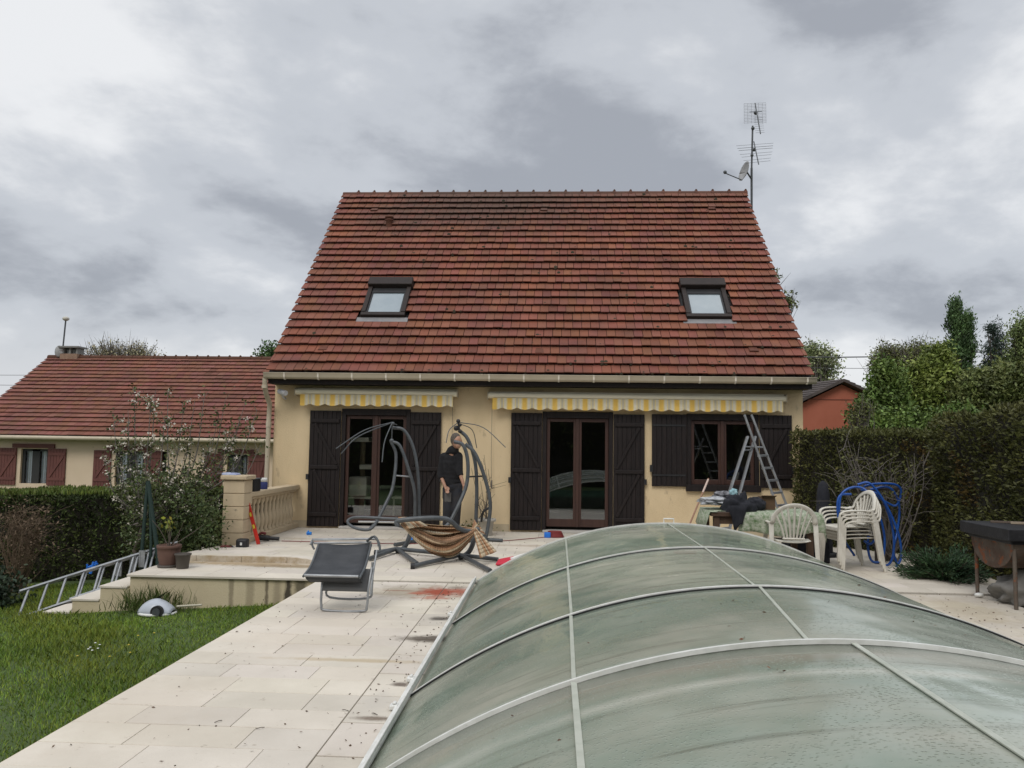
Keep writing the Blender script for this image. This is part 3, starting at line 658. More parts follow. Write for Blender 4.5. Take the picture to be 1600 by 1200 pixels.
for i in range(7):
    r_ = .245*i/6; rows.append([dc+dn*(.07*(i/6)**2)+(da*math.cos(2*PI*j/20)*.9+db*math.sin(2*PI*j/20))*r_ for j in range(21)])
b.sheet(rows); b.build('satellite_dish', mat('grey_dish', (.33,.33,.33), (.27,.27,.27), 4, .5), mast, solid=.01)
b = MB(); b.tube([dc-dn*.02, (4.70,18.9,8.02)], .02, 6); b.tube([dc-db*.23+dn*.05, dc-db*.22+dn*.50], .012, 6); b.ball(tuple(dc-db*.20+dn*.52), .045, seg=8, rings=5); b.build('dish_arm', GSTEEL, mast)

# ------------------------------------------------------------------ cat tree in the left door
ct = thing('cat_tree', 'tall beige cat tree standing inside behind the left french door', 'cat tree', (-3.3, 15.2, 0))
BG = mat('beige_plush', (.78,.74,.62), (.68,.63,.52), 8, .95, .3, 90)
c = Vector((-3.60, 15.15, 0))
b = MB(); b.tube([(c.x-.08,c.y,.05),(c.x-.08,c.y,1.62)], .05, 10); b.build('post', mat('sisal', (.25,.20,.12), (.2,.15,.09), 20, .9, .5, 60), ct)
for (xa, xb, za, zb_) in ((-3.90,-3.53,1.58,1.67),(-3.70,-3.43,1.06,1.15),(-3.90,-3.43,.50,.54),(-3.93,-3.43,.03,.09)):
    b = MB(); b.box(xa, c.y-.18, za, xb, c.y+.18, zb_); b.build('shelf', BG, ct, bevel=.015)
b = MB(); b.box(-3.90, c.y-.17, .55, -3.55, c.y+.17, .92); b.build('den', BG, ct, bevel=.03)
st = thing('side_table', 'pale low stool standing inside behind the right pane of the left french door', 'stool', (-2.95, 15.3, 0))
b = MB(); b.box(-3.1,15.15,.5,-2.75,15.5,.54); b.build('seat', BG, st, bevel=.01)
for dx in (-3.08,-2.80):
    b = MB(); b.box(dx,15.2,0,dx+.03,15.23,.5); b.build('leg', BG, st)

# ------------------------------------------------------------------ neighbour house
nh = thing('neighbour_house', 'long low cream house with a red tiled roof beyond the hedge on the left', 'house', (-14, 27, -1.1))
nx0, nx1, nye, nze, nyr, nzr = -18.6, -7.6, 23.7, 1.62, 28.0, 4.53
b = MB(); nw = 24.1
nop = [(-16.72, -15.84, .15, 1.23, 1), (-13.66, -12.74, .15, 1.2, 1), (-12.40, -12.02, .45, 1.2, 0), (-10.1, -9.45, -1.0, 1.15, 1)]
x = nx0+.4
for (a, c, z0, z1, _) in nop:
    b.box(x, nw, -1.6, a, nw+.25, nze-.05); b.box(a, nw, z1, c, nw+.25, nze-.05); b.box(a, nw, -1.6, c, nw+.25, z0); x = c
b.box(x, nw, -1.6, nx1-.3, nw+.25, nze-.05); b.box(nx0+.4, nw+.25, -1.6, nx0+.65, 31.5, nze); b.box(nx1-.55, nw+.25, -1.6, nx1-.3, 31.5, nze)
b.add([(nx0+.4,nw,nze),(nx0+.4,31.9,nze),(nx0+.4,nyr,nzr-.1)], [(0,1,2)])
b.box(nx0+.4, 31.5, -1.6, nx1-.3, 31.7, nze); b.box(nx0+.65, nw+2, -1.5, nx1-.6, nw+2.1, nze-.1)
b.build('wall', CREAM2, nh)
b = MB(); tiles(b, nx0, nx1, nye, nze+.02, nyr, nzr, 20, .24, lift=.065, seed=9); tiles(b, nx0, nx1, 2*nyr-nye, nze, nyr, nzr, 8, 1.2, seed=10)
nr = b.build('roof', TILE2, nh)
b = MB(); b.hexa([(nx0,nye,nze-.1),(nx1,nye,nze-.1),(nx1,nyr,nzr-.1),(nx0,nyr,nzr-.1),(nx0,nye,nze+.01),(nx1,nye,nze+.01),(nx1,nyr,nzr-.01),(nx0,nyr,nzr-.01)]); b.build('roof_deck', BARK, nr)
b = MB()
for i in range(28): b.tube([(nx0+i*.4,nyr,nzr),(nx0+i*.4+.42,nyr,nzr)], .10, 8, tint=(.5,.55,.5)); b.ball((nx0+i*.4+.4,nyr,nzr+.1), .045, seg=6, rings=4, tint=(.4,.5,.4))
b.build('ridge_tile', TILE2, nr)
b = MB(); b.tube([(nx0,nye-.03,nze-.03),(nx1,nye-.03,nze-.05)], .065, 8); b.build('gutter', PVC, nh)
cc = at(112, 556, 28); b = MB(); b.box(cc.x-.32, 27.8, 4.3, cc.x+.32, 28.3, 4.66); chs = b.build('chimney', mat('brown_brick', (.30,.2,.14), (.22,.14,.1), 6, .9, .3, 30), nr)
b = MB(); 
for dx in (-.28, -.02, .24): b.box(cc.x+dx, 27.85, 4.66, cc.x+dx+.07, 28.25, 4.88)
b.box(cc.x-.38, 27.75, 4.88, cc.x+.38, 28.35, 4.94); b.box(cc.x-.15,27.95,4.66,cc.x+.15,28.2,4.82); b.build('chimney_cap', mat('grey_concrete', (.2,.2,.19), None), chs)
for (a, c, z0, z1, sh) in nop:
    fb = MB(); fb.box(a, nw+.08, z0, a+.09, nw+.14, z1); fb.box(c-.09, nw+.08, z0, c, nw+.14, z1); fb.box((a+c)/2-.12, nw+.08, z0, (a+c)/2+.12, nw+.14, z1); fb.box(a+.09, nw+.08, z1-.07, c-.09, nw+.14, z1)
    f = fb.build('window', mat('dark_window_frame', (.03,.03,.03), None), nh)
    p = MB(); p.box(a+.05, nw+.15, z0, c-.05, nw+.155, z1); p.build('pane', glass('window_glass_pale', (.95,.96,.97), .9), f)
    p = MB()
    for xa in (a+.05, (a+c)/2+.1):
        for k in range(8):
            xx = xa+k*(c-a)*.045; p.box(xx, nw+.22+.02*(k % 2), z0, xx+(c-a)*.045, nw+.225+.02*(k % 2), z1)
    p.build('curtain', mat('white_curtain', (.85,.87,.9), None), f)
    if sh:
        p = MB(); p.box(a-.26, nw-.06, z1+.03, c+.22, nw+.0, z1+.16); p.build('lintel', REDSH, nh)
        for s0, s1 in ((a-.68, a-.12), (c+.02, c+.60)):
            p = MB()
            for k in range(6): p.box(s0+(s1-s0)/6*k+.004, nw-.05, z0-.05, s0+(s1-s0)/6*(k+1)-.004, nw-.01, z1+.02)
            so = p.build('shutter', REDSH, nh)
            p = MB()
            for zz_ in (z0+.15, z1-.15): p.box(s0+.02, nw-.07, zz_-.045, s1-.02, nw-.051, zz_+.045)
            p.bar((s0+.08, nw-.061, z0+.22), (s1-.08, nw-.061, z1-.22), .07, .02, up=(0,1,0)); p.build('brace', REDSH, so)
# neighbour's mast and dish
nm = thing('aerial_pole', 'slim pole with a small lamp-like head and a grey dish at the left neighbour\'s chimney', 'antenna', (cc.x-.4, 28, 4.5))
a_ = at(97,556,27.9); t_ = at(103,498,27.9); b = MB(); b.tube([a_, t_], .03, 6); b.build('pole', GSTEEL, nm)
b = MB(); b.ball(tuple(t_), .12, seg=10, rings=6, sz=.7); b.build('pole_head', mat('pale_head', (.5,.48,.42), None), nm)
b = MB(); dq = at(91,549,27.8); rows = [[dq+Vector((math.cos(2*PI*j/16)*.16*i/4, .05*(i/4)**2, math.sin(2*PI*j/16)*.22*i/4)) for j in range(17)] for i in range(5)]
b.sheet(rows); b.build('satellite_dish', mat('grey_dish', (.33,.33,.33), None), nm, solid=.02)

# ------------------------------------------------------------------ red outbuilding on the right
rh = thing('outbuilding', 'salmon red gabled outbuilding between the main house and the trees on the right', 'outbuilding', (11, 30, -.3))
SAL = mat('salmon_render', (.42,.135,.085), (.37,.115,.07), 1.5, .9, .2, 30)
Y0 = 27.0; ap = at(1315, 597, Y0); e0 = at(1225, 640, Y0); e1 = at(1412, 642, Y0); sk = Vector((-2.4, 7, 0))
ap, e0, e1 = [v-Vector((0,0,.08)) for v in (ap, e0, e1)]
g0 = Vector((e0.x,e0.y,-.6)); g1 = Vector((e1.x,e1.y,-.6))
b = MB(); b.add([g0, g1, e1, ap, e0, g0+sk, g1+sk, e1+sk, ap+sk, e0+sk], [(0,1,2,3,4),(9,8,7,6,5),(1,6,7,2),(0,4,9,5)]); b.build('wall', SAL, rh)
b = MB()
for s_, e_ in ((-1, e0), (1, e1)):
    q0 = ap+Vector((0,-.25,.08)); q1 = e_+(e_-ap)*.1+Vector((0,-.25,.08)); q2 = q1+sk*1.03; q3 = q0+sk*1.03; h_ = Vector((0,0,.09))
    for k in range(12):
        a0 = q0.lerp(q1, k/12); a1 = q0.lerp(q1, (k+1)/12); b0 = q3.lerp(q2, k/12); b1 = q3.lerp(q2, (k+1)/12); lf = Vector((0,0,.03))
        b.hexa([a0,a1,b1,b0,a0+h_,a1+h_+lf,b1+h_+lf,b0+h_], (.8+.4*random.random(),)*3)
b.build('roof', mat('dark_slate_tile', (.085,.068,.062), (.06,.05,.047), 3, .8, .3, 40, tint=1), rh)
b = MB(); zz_ = at(1300, 624, Y0-.02).z; b.box(e0.x+.3, Y0-.02, zz_-.012, e1.x-.3, Y0-.001, zz_+.012); b.build('string_course', mat('dark_salmon', (.22,.07,.045), None), rh)

# ------------------------------------------------------------------ hedges
TH1 = leafmat('hedge_leaf', (0.0513,0.081,0.02295), (0.081,0.1013,0.027)); TH2 = leafmat('thuja_leaf', (.075,.088,.025), (.10,.10,.03))
TH3 = leafmat('lit_hedge_leaf', (0.1148,0.162,0.0297), (0.081,0.1215,0.027))
def hedge(label, A, B, thick, z0, zt, dens, size, m, core, topm=None, seed=0, brown=0.0, amp=.09, group=None, name='hedge', roundt=.0):
    """hedge along A->B (xy of the face towards us), thickness away from us, top height function zt(s)"""
    A, B = np.array(A, float), np.array(B, float); d = B-A; Ln = np.linalg.norm(d); d = d/Ln; nrm = np.array([d[1], -d[0]])
    if nrm[1] > 0: nrm = -nrm                      # towards camera (-y)
    r = np.random.default_rng(seed+11)
    t = thing(name, label, 'hedge', (float((A[0]+B[0])/2), float((A[1]+B[1])/2-nrm[1]*thick/2), z0), group)
    parts = []
    def face(n, fn): u = r.random((n, 2)); return fn(u[:,0], u[:,1])
    H = float(zt(.5))-z0
    def P3(s, w, z): return np.stack([A[0]+d[0]*s-nrm[0]*w, A[1]+d[1]*s-nrm[1]*w, z], 1)
    n3 = np.array([nrm[0], nrm[1], 0]); d3 = np.array([d[0], d[1], 0])
    specs = []
    nF = int(Ln*H*dens); s = r.random(nF)*Ln; zz2 = z0+(zt(s/Ln)-z0)*r.random(nF); w_ = np.zeros(nF); specs.append((P3(s, w_, zz2), np.tile(n3, (nF,1))))
    nT = int(Ln*thick*dens*1.1); s = r.random(nT)*Ln; specs.append((P3(s, r.random(nT)*thick, zt(s/Ln)), np.tile([0,0,1.], (nT,1))))
    for s0, sg in ((0, -1), (Ln, 1)):
        nE = int(thick*H*dens); s = np.full(nE, s0); zz2 = z0+(zt(s/Ln)-z0)*r.random(nE); specs.append((P3(s, r.random(nE)*thick, zz2), np.tile(d3*sg, (nE,1))))
    nB = int(Ln*H*dens*.3); s = r.random(nB)*Ln; specs.append((P3(s, np.full(nB, thick), z0+(zt(s/Ln)-z0)*r.random(nB)), np.tile(-n3, (nB,1))))
    P = np.vstack([a for a, _ in specs]); Nn = np.vstack([c for _, c in specs])
    disp = snoise(P, 1.6, seed)*amp+snoise(P, 5.5, seed+1)*amp*.6+r.normal(size=len(P))*.025
    P = P+Nn*(disp-.03)[:,None]
    n = len(P); g_ = .45+.8*r.random(n); cl = snoise(P, 3.0, seed+3)
    g_ *= (1+.25*cl)
    T = np.stack([g_*1.02, g_, g_*.9], 1)
    top = (P[:,2]-z0)/max(H, .1)
    T *= .85
    if brown:
        bm = (snoise(P, 2.1, seed+5) > (1-brown)*.9-.25) & (r.random(n) < .8); T[bm] = T[bm]*np.array([1.15, .72, .62])
    leaves('foliage', m, P, size, t, D=Nn*.7, aspect=.42, jitter=.8, tints=T, up=.45)
    if topm is not None:
        nn = int(Ln*thick*dens*.7); s = r.random(nn)*Ln; Q = P3(s, r.random(nn)*thick, zt(s/Ln)); Q[:,2] += snoise(Q, 3, seed)*.05+.02
        leaves('lit_top_leaves', topm, Q, size*1.3, t, D=np.tile([0,0,1.], (nn,1)), aspect=.3, jitter=.5)  # brighter leaf colour paints the top face of the hedge as lit
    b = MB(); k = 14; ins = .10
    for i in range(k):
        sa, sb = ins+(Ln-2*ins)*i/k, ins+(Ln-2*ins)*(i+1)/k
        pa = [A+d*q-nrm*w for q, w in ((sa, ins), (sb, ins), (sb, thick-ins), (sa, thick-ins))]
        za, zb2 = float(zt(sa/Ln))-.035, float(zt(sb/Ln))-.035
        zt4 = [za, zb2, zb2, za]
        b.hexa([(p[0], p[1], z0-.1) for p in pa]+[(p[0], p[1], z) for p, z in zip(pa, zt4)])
    b.build('twigs', core, t)  # solid dark box added inside the foliage to stop light coming through
    return t
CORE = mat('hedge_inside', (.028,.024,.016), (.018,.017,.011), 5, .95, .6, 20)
f_ = lambda a, b_: (lambda s: a+(b_-a)*s)
hedge('dark green clipped hedge in front of the low neighbouring house', (-12.2, 11.7), (-4.95, 12.4), 1.5, -.75, f_(.60, .68), 1500, .06, TH1, CORE, TH3, 1, .0, .08)
hedge('brownish green conifer hedge starting at the right corner of the main house', (3.98, 13.55), (6.1, 11.7), 1.1, -.1, lambda s: 1.83+0*s+.0*s, 2000, .055, TH2, CORE, None, 2, .12, .08)
hedge('taller olive green conifer hedge behind the rusty barbecue at the right edge', (5.35, 11.55), (5.75, 4.5), 1.3, -.1, lambda s: 1.95+.12*np.sin(s*5), 1900, .055, TH2, CORE, None, 3, .05, .1)
# the garden behind the photographer, seen in the window glass
hedge('tall dark hedge closing the garden behind the pool', (-14, -9), (14, -9), 1.5, -.3, lambda s: 4.4+.4*np.sin(s*17), 120, .22, TH1, CORE, None, 4, .0, .3)

# ------------------------------------------------------------------ trees
def tree(name, label, base_p, top_z, blobs, m, nclus, nleaf, lsize, spread, trunk_r=.15, limbs=14, aspect=.5, up=0., group=None, bark=BARK, seed=0, bare=0, cat='tree', tint=None, D=None, twig=0):
    """blobs: (x,y,z,rx,ry,rz,weight) ellipsoids; leaf clusters fill them unevenly; limbs run to some of the clusters"""
    r = np.random.default_rng(seed+100); t = thing(name, label, cat, tuple(base_p), group); bp = Vector(base_p)
    C = []; ws = np.array([q[6] for q in blobs], float); ws /= ws.sum()
    for k in range(nclus):
        q = blobs[r.choice(len(blobs), p=ws)]
        v = r.normal(size=3); v /= np.linalg.norm(v); rad = r.random()**(.45)
        C.append(np.array(q[:3])+v*rad*np.array(q[3:6])*(.85+.3*r.random()))
    C = np.array(C)
    b = MB(); tz = bp.z+(top_z-bp.z)*.8; cx, cy = C[:,0].mean(), C[:,1].mean()
    trunk = [bp, Vector((bp.x+(cx-bp.x)*.3, bp.y+(cy-bp.y)*.3, bp.z+(tz-bp.z)*.35)), Vector((bp.x+(cx-bp.x)*.8, bp.y+(cy-bp.y)*.8, bp.z+(tz-bp.z)*.7)), Vector((cx, cy, tz))]
    b.tube(trunk, trunk_r, 8, smooth_path=4, r_end=trunk_r*.2)
    b.build('trunk', bark, t)
    b = MB(); idx = r.permutation(len(C))[:limbs]
    for i in idx:
        c_ = Vector(C[i]); f = min(.85, max(.15, (c_.z-bp.z)/(tz-bp.z)*r.uniform(.35, .8)))
        s_ = trunk[0].lerp(trunk[3], f); s_.x = bp.x+(cx-bp.x)*f; s_.y = bp.y+(cy-bp.y)*f
        mid = s_.lerp(c_, .5)+Vector((r.normal()*.08, r.normal()*.08, -.06*(c_-s_).length))*1.0
        b.tube([s_, mid, c_], trunk_r*.35, 5, smooth_path=3, r_end=trunk_r*.05)
        for q in range(twig):
            e_ = c_+Vector(r.normal(size=3)*spread*1.2)+Vector((0, 0, spread*.8)); b.tube([mid.lerp(c_, r.random()), e_], trunk_r*.08+.004, 3, r_end=.003)
    b.build('branch', bark, t)
    nleaf = int(nleaf*.8); P = (C[:,None,:]+np.clip(r.normal(size=(len(C), nleaf, 3)), -1.7, 1.7)*np.array([.75,.75,.9])*spread*(.5+r.random((len(C),1,1)))).reshape(-1, 3)
    n = len(P); cg = (.42+.95*r.random(len(C)))[:,None]*np.ones((1, nleaf)); g_ = cg.ravel()*(.7+.5*r.random(n))
    T = np.stack([g_*(1+.15*(r.random(n)-.5)), g_, g_*.9], 1)
    leaves('crown', m, P, lsize, t, aspect=aspect, tints=T, up=up, D=D)
    return t
def blob(px, py, Y, rpx, rpy, w=1, ry=None):
    c_ = at(px, py+4, Y); k = .86*Y/F_PX; return (c_.x, Y, c_.z, rpx*k, (ry or rpx*k), rpy*k, w)
def gbase(px, Y, z=-.4): c_ = at(px, 600, Y); return (c_.x, Y, z)
OLIVE = leafmat('olive_leaf', (0.1712,0.1812,0.07046), (0.1409,0.1712,0.06039)); DEEP = leafmat('deep_green_leaf', (0.07046,0.1409,0.05234), (0.1007,0.1712,0.06039))
POPL = leafmat('poplar_leaf', (0.07046,0.1208,0.05636), (0.1007,0.1712,0.06442)); PINE = leafmat('pine_needle', (0.0297,0.0495,0.0429), (0.04125,0.066,0.0528))
YEL = leafmat('yellow_green_leaf', (0.2074,0.2501,0.061), (0.1464,0.2013,0.0488)); MID = leafmat('mid_green_leaf', (0.1037,0.1769,0.0427), (0.1464,0.2074,0.05856))
PALE = leafmat('pale_leaf', (0.3221,0.3422,0.2013), (0.2013,0.2617,0.1208)); BEIGE = leafmat('beige_bud', (0.363,0.33,0.2145), (0.264,0.231,0.1485))
tree('tree', 'nearly bare grey tree above the left neighbour\'s ridge', gbase(190, 45), at(190,525,45).z, [blob(165,548,45,38,22,1), blob(215,550,45,40,20,1.2), blob(190,570,45,60,20,.6)], BEIGE, 260, 16, .12, .22, .3, 200, bark=GREYB, seed=1, twig=5)
tree('tree', 'dark green tree showing between the two houses', gbase(420, 36), at(428,545,36).z, [blob(430,560,36,22,18,1)], DEEP, 60, 160, .16, .25, .2, seed=2)
tree('tree', 'pale blossoming tree just right of the main house, above the salmon outbuilding', gbase(1283, 38), at(1283,528,38).z, [blob(1285,562,38,28,28,1), blob(1290,600,38,30,25,.6), blob(1265,545,38,14,14,.3)], PALE, 240, 24, .14, .22, .2, 60, seed=3, bark=GREYB, twig=2)
tree('tree', 'thin tree whose sparse twigs reach past the right slope of the roof', gbase(1180, 27), at(1215,425,27).z, [blob(1208,432,27,14,12,.4), blob(1228,466,27,18,14,1), blob(1180,470,27,30,30,.8)], OLIVE, 80, 12, .11, .12, .12, 60, seed=4, twig=2)
tree('tree', 'round olive brown tree left of the tall poplar', gbase(1425, 30), at(1425,505,30).z, [blob(1400,570,30,38,38,1), blob(1445,560,30,36,32,1), blob(1385,560,30,25,20,.3)], OLIVE, 420, 45, .09, .18, .25, 170, seed=5, twig=6, bark=GREYB)
tree('poplar_tree', 'tallest dark green tree with a double pointed crown on the right', gbase(1505, 32), at(1496,462,32).z, [blob(1494,478,32,4,14,.12), blob(1493,500,32,9,26,.5), blob(1512,508,32,4,26,.25), blob(1500,545,32,20,36,1.3), blob(1508,600,32,25,38,1.2)], POPL, 260, 100, .13, .15, .22, 50, up=1.3, aspect=.35, seed=6)
tree('pine_tree', 'small blackish pine right of the tall poplar', gbase(1554, 38), at(1555,494,38).z, [blob(1555,500,38,4,8,.12), blob(1550,512,38,13,5,.35), blob(1560,527,38,15,6,.45), blob(1552,543,38,20,7,.6), blob(1558,560,38,21,8,.7), blob(1555,575,38,24,16,1)], PINE, 150, 70, .13, .17, .2, 60, aspect=.25, seed=7)
tree('tree', 'feathery pale green tree cut by the right edge of the picture', gbase(1605, 30), at(1600,485,30).z, [blob(1600,530,30,26,42,1), blob(1585,580,30,25,40,1)], leafmat('feathery_leaf', (0.2013,0.2516,0.1007), (0.1509,0.2013,0.08052)), 260, 50, .10, .2, .2, 80, seed=8, twig=2)
tree('bush', 'bright yellow-green bush in front of the tall poplar', gbase(1450, 24), at(1450,545,24).z, [blob(1455,590,24,38,42,1), blob(1430,620,24,50,40,1), blob(1480,625,24,40,40,1), blob(1468,560,24,15,20,.25)], YEL, 420, 100, .11, .17, .15, 40, up=-.3, seed=9, cat='bush')
tree('bush', 'fresh green upright bush just right of the salmon outbuilding', gbase(1380, 21), at(1385,555,21).z, [blob(1385,600,21,26,42,1), blob(1365,640,21,30,40,1), blob(1400,645,21,30,36,1)], MID, 330, 100, .10, .15, .12, 40, up=.2, seed=10, cat='bush')
tree('bush', 'wide dull olive bush filling the gap above the taller hedge', gbase(1560, 23), at(1560,570,23).z, [blob(1540,610,23,45,36,1), blob(1590,600,23,45,42,1), blob(1510,625,23,30,30,.6)], leafmat('dull_leaf', (0.1509,0.1712,0.05636), (0.1107,0.1409,0.04831)), 420, 90, .10, .17, .12, 40, seed=11, cat='bush')
tree('bush', 'low green bush above the hedge between outbuilding and poplar', gbase(1460, 18), at(1460,640,18).z, [blob(1380,668,18,36,22,1), blob(1440,668,18,45,26,1), blob(1500,660,18,40,26,1)], MID, 300, 90, .085, .13, .08, 20, seed=12, cat='bush')
tree('bush', 'leggy half-bare bush in front of the salmon outbuilding', gbase(1335, 17), at(1335,620,17).z, [blob(1338,650,17,14,26,1), blob(1352,640,17,12,26,.6)], OLIVE, 60, 14, .07, .07, .05, 50, seed=13, bark=GREYB, twig=4, cat='bush')
# blossoming apple tree by the steps
WH = mat('blossom', (.66,.62,.54), None, tint=1); APL = leafmat('apple_leaf', (.085,.11,.035), (.05,.08,.026))
def apple():
    t = thing('apple_tree', 'white blossoming apple tree with upright shoots in front of the hedge', 'tree', (-6.1, 11.3, -.55))
    r = np.random.default_rng(5); b = MB(); b.tube([(-6.1,11.3,-.6),(-6.05,11.3,-.1),(-5.95,11.35,.35)], .05, 7, r_end=.04); b.build('trunk', BARK, t)
    b = MB(); LP, BP = [], []
    shoots = [(178,655,12.0),(186,700,11.6),(200,640,11.8),(236,628,11.5),(262,612,11.5),(258,650,11.3),(243,610,11.7),(287,640,11.7),(305,622,11.8),(320,615,12.0),(280,700,11.2),(300,690,11.4),(330,690,11.9),(342,650,12),(362,670,12),(375,655,12.1),(395,665,12),(402,640,12.2),(410,690,12.1),(215,720,11.2),(230,740,11),(190,760,11.1),(165,720,11.6),(350,720,11.9),(210,610,11.9),(352,625,12.1),(385,625,12.2),(270,760,11.2),(250,790,11.1),(310,770,11.6),(330,790,11.8)]
    for i, (px, py, Y) in enumerate(shoots):
        e_ = at(px, py, Y); s_ = Vector((-5.95+.15*r.normal(), 11.35, .25+.2*r.random())); m1 = Vector((s_.x+(e_.x-s_.x)*.75, s_.y+(e_.y-s_.y)*.8, s_.z+(e_.z-s_.z)*.42))
        b.tube([s_, m1, e_], .018, 5, smooth_path=4, r_end=.003)
        for k in range(16):
            f = .25+.75*r.random(); q = (s_.lerp(m1, f*2) if f < .5 else m1.lerp(e_, f*2-1)); v = Vector(r.normal(size=3)); v.z = abs(v.z)+.5; v.normalize()
            q2 = q+v*.17*r.random()+v*.04; b.tube([q, q2], .005, 3, r_end=.002)
            for _ in range(5): LP.append(q2+Vector(r.normal(size=3)*.05))
            for _ in range(2): LP.append(q.lerp(q2, r.random()))
            if r.random() < (.30 if 160 < px < 315 else .15):
                c0 = q2+Vector(r.normal(size=3)*.02)
                for _ in range(11): BP.append(c0+Vector(r.normal(size=3)*.022))
    b.build('branch', GREYB, t)
    # the low crown
    for k in range(800):
        c_ = at(r.uniform(195,345), r.uniform(735,865), r.uniform(10.9,12.0))
        if (c_.x+5.7)**2/1.1+(c_.z-.35)**2/.55 > 1: continue
        for _ in range(11): LP.append(c_+Vector(r.normal(size=3)*.06))
        if r.random() < .06:
            for _ in range(8): BP.append(c_+Vector(r.normal(size=3)*.02))
    leaves('crown', APL, np.array([tuple(p) for p in LP]), .048, t, aspect=.55)
    n = len(BP); g_ = .75+.3*r.random(n); leaves('blossom', WH, np.array([tuple(p) for p in BP]), .03, t, aspect=.9, tints=np.stack([g_, g_*.97, g_*.95], 1))
apple()
def twiggy(name, label, base_p, tips, n_, r0, m=GREYB, leafm=None, leafn=0, seed=0, lsize=.05, cat='shrub', jit=.1):
    t = thing(name, label, cat, tuple(base_p)); r = np.random.default_rng(seed); b = MB(); P = []
    for k in range(n_):
        e_ = Vector(tips[k % len(tips)])+Vector(r.normal(size=3)*jit); s_ = Vector(base_p)+Vector((r.normal()*.06, r.normal()*.06, 0))
        mid = s_.lerp(e_, .55)+Vector(r.normal(size=3)*.08); b.tube([s_, mid, e_], r0, 4, smooth_path=3, r_end=.003)
        for q in range(5):
            a_ = mid.lerp(e_, r.random()); v = Vector(r.normal(size=3))*.15; v.z = abs(v.z); b.tube([a_, a_+v*.6+Vector((0,0,.03)), a_+v*1.2], r0*.4, 3, r_end=.002)
            for _ in range(leafn): P.append(tuple(a_+v*1.2+Vector(r.normal(size=3)*.05)))
    b.build('branch', m, t)
    if P: leaves('foliage', leafm, np.array(P), lsize, t)
    return t
DRY = mat('dry_twig', (.17,.115,.075), (.12,.085,.055), 9, .9)
twiggy('dry_shrub', 'dry brown leafless shrub in front of the left end of the dark hedge', G(25, 925, -.6), [at(x, y, 10.9) for x, y in ((15,812),(30,806),(45,803),(58,815),(5,830),(40,830),(22,840),(60,850))], 60, .008, DRY, DRY, 3, 3, .04, jit=.12)
bl = G(8, 962, -.62); r = np.random.default_rng(9); t = thing('shrub', 'small dark glossy-leaved shrub at the left edge of the lawn', 'shrub', tuple(bl))
leaves('foliage', leafmat('glossy_leaf', (0.022,0.04,0.022), (0.03,0.05,0.025)), np.array([(bl.x-.3+r.normal()*.16, bl.y+.2+r.normal()*.16, -.6+abs(r.normal())*.22) for _ in range(1600)]), .06, t, aspect=.6)
b = MB(); [b.tube([bl+Vector((-.3,.2,0)), bl+Vector((-.3+r.normal()*.2,.2+r.normal()*.15,.35))], .008, 4, r_end=.003) for _ in range(12)]; b.build('branch', BARK, t)
twiggy('bare_shrub', 'grey leafless shrub with long arching twigs in front of the right hedge', (4.75, 11.6, 0), [at(x, y, 11.3) for x, y in ((1312,705),(1330,695),(1345,740),(1365,715),(1385,735),(1400,760),(1420,740),(1440,700),(1300,735),(1430,790),(1405,800),(1318,740))], 34, .012, GREYB, TH2, 2, 12, .05)
# juniper
r = np.random.default_rng(21); jb = Vector((4.78, 10.1, 0)); t = thing('juniper', 'low spreading dark green juniper beside the paving on the right', 'shrub', tuple(jb))
P, Dd = [], []; b = MB()
for k in range(120):
    az = r.uniform(0, 2*PI); el = r.uniform(.1, 1.0); ln = r.uniform(.3, .62); v = Vector((math.cos(az)*math.cos(el), math.sin(az)*math.cos(el)*.9, math.sin(el)*.75)); e_ = jb+v*ln
    b.tube([jb, jb.lerp(e_, .6)+Vector((0,0,-.02)), e_], .008, 4, r_end=.003)
    for j in range(75): f = .35+.65*r.random(); P.append(tuple(jb.lerp(e_, f)+Vector(r.normal(size=3)*.028))); Dd.append(tuple(v))
b.build('branch', BARK, t); leaves('foliage', leafmat('juniper_leaf', (0.04,0.085,0.03), (0.025,0.055,0.028)), np.array(P), .065, t, D=np.array(Dd), aspect=.2, jitter=.6)

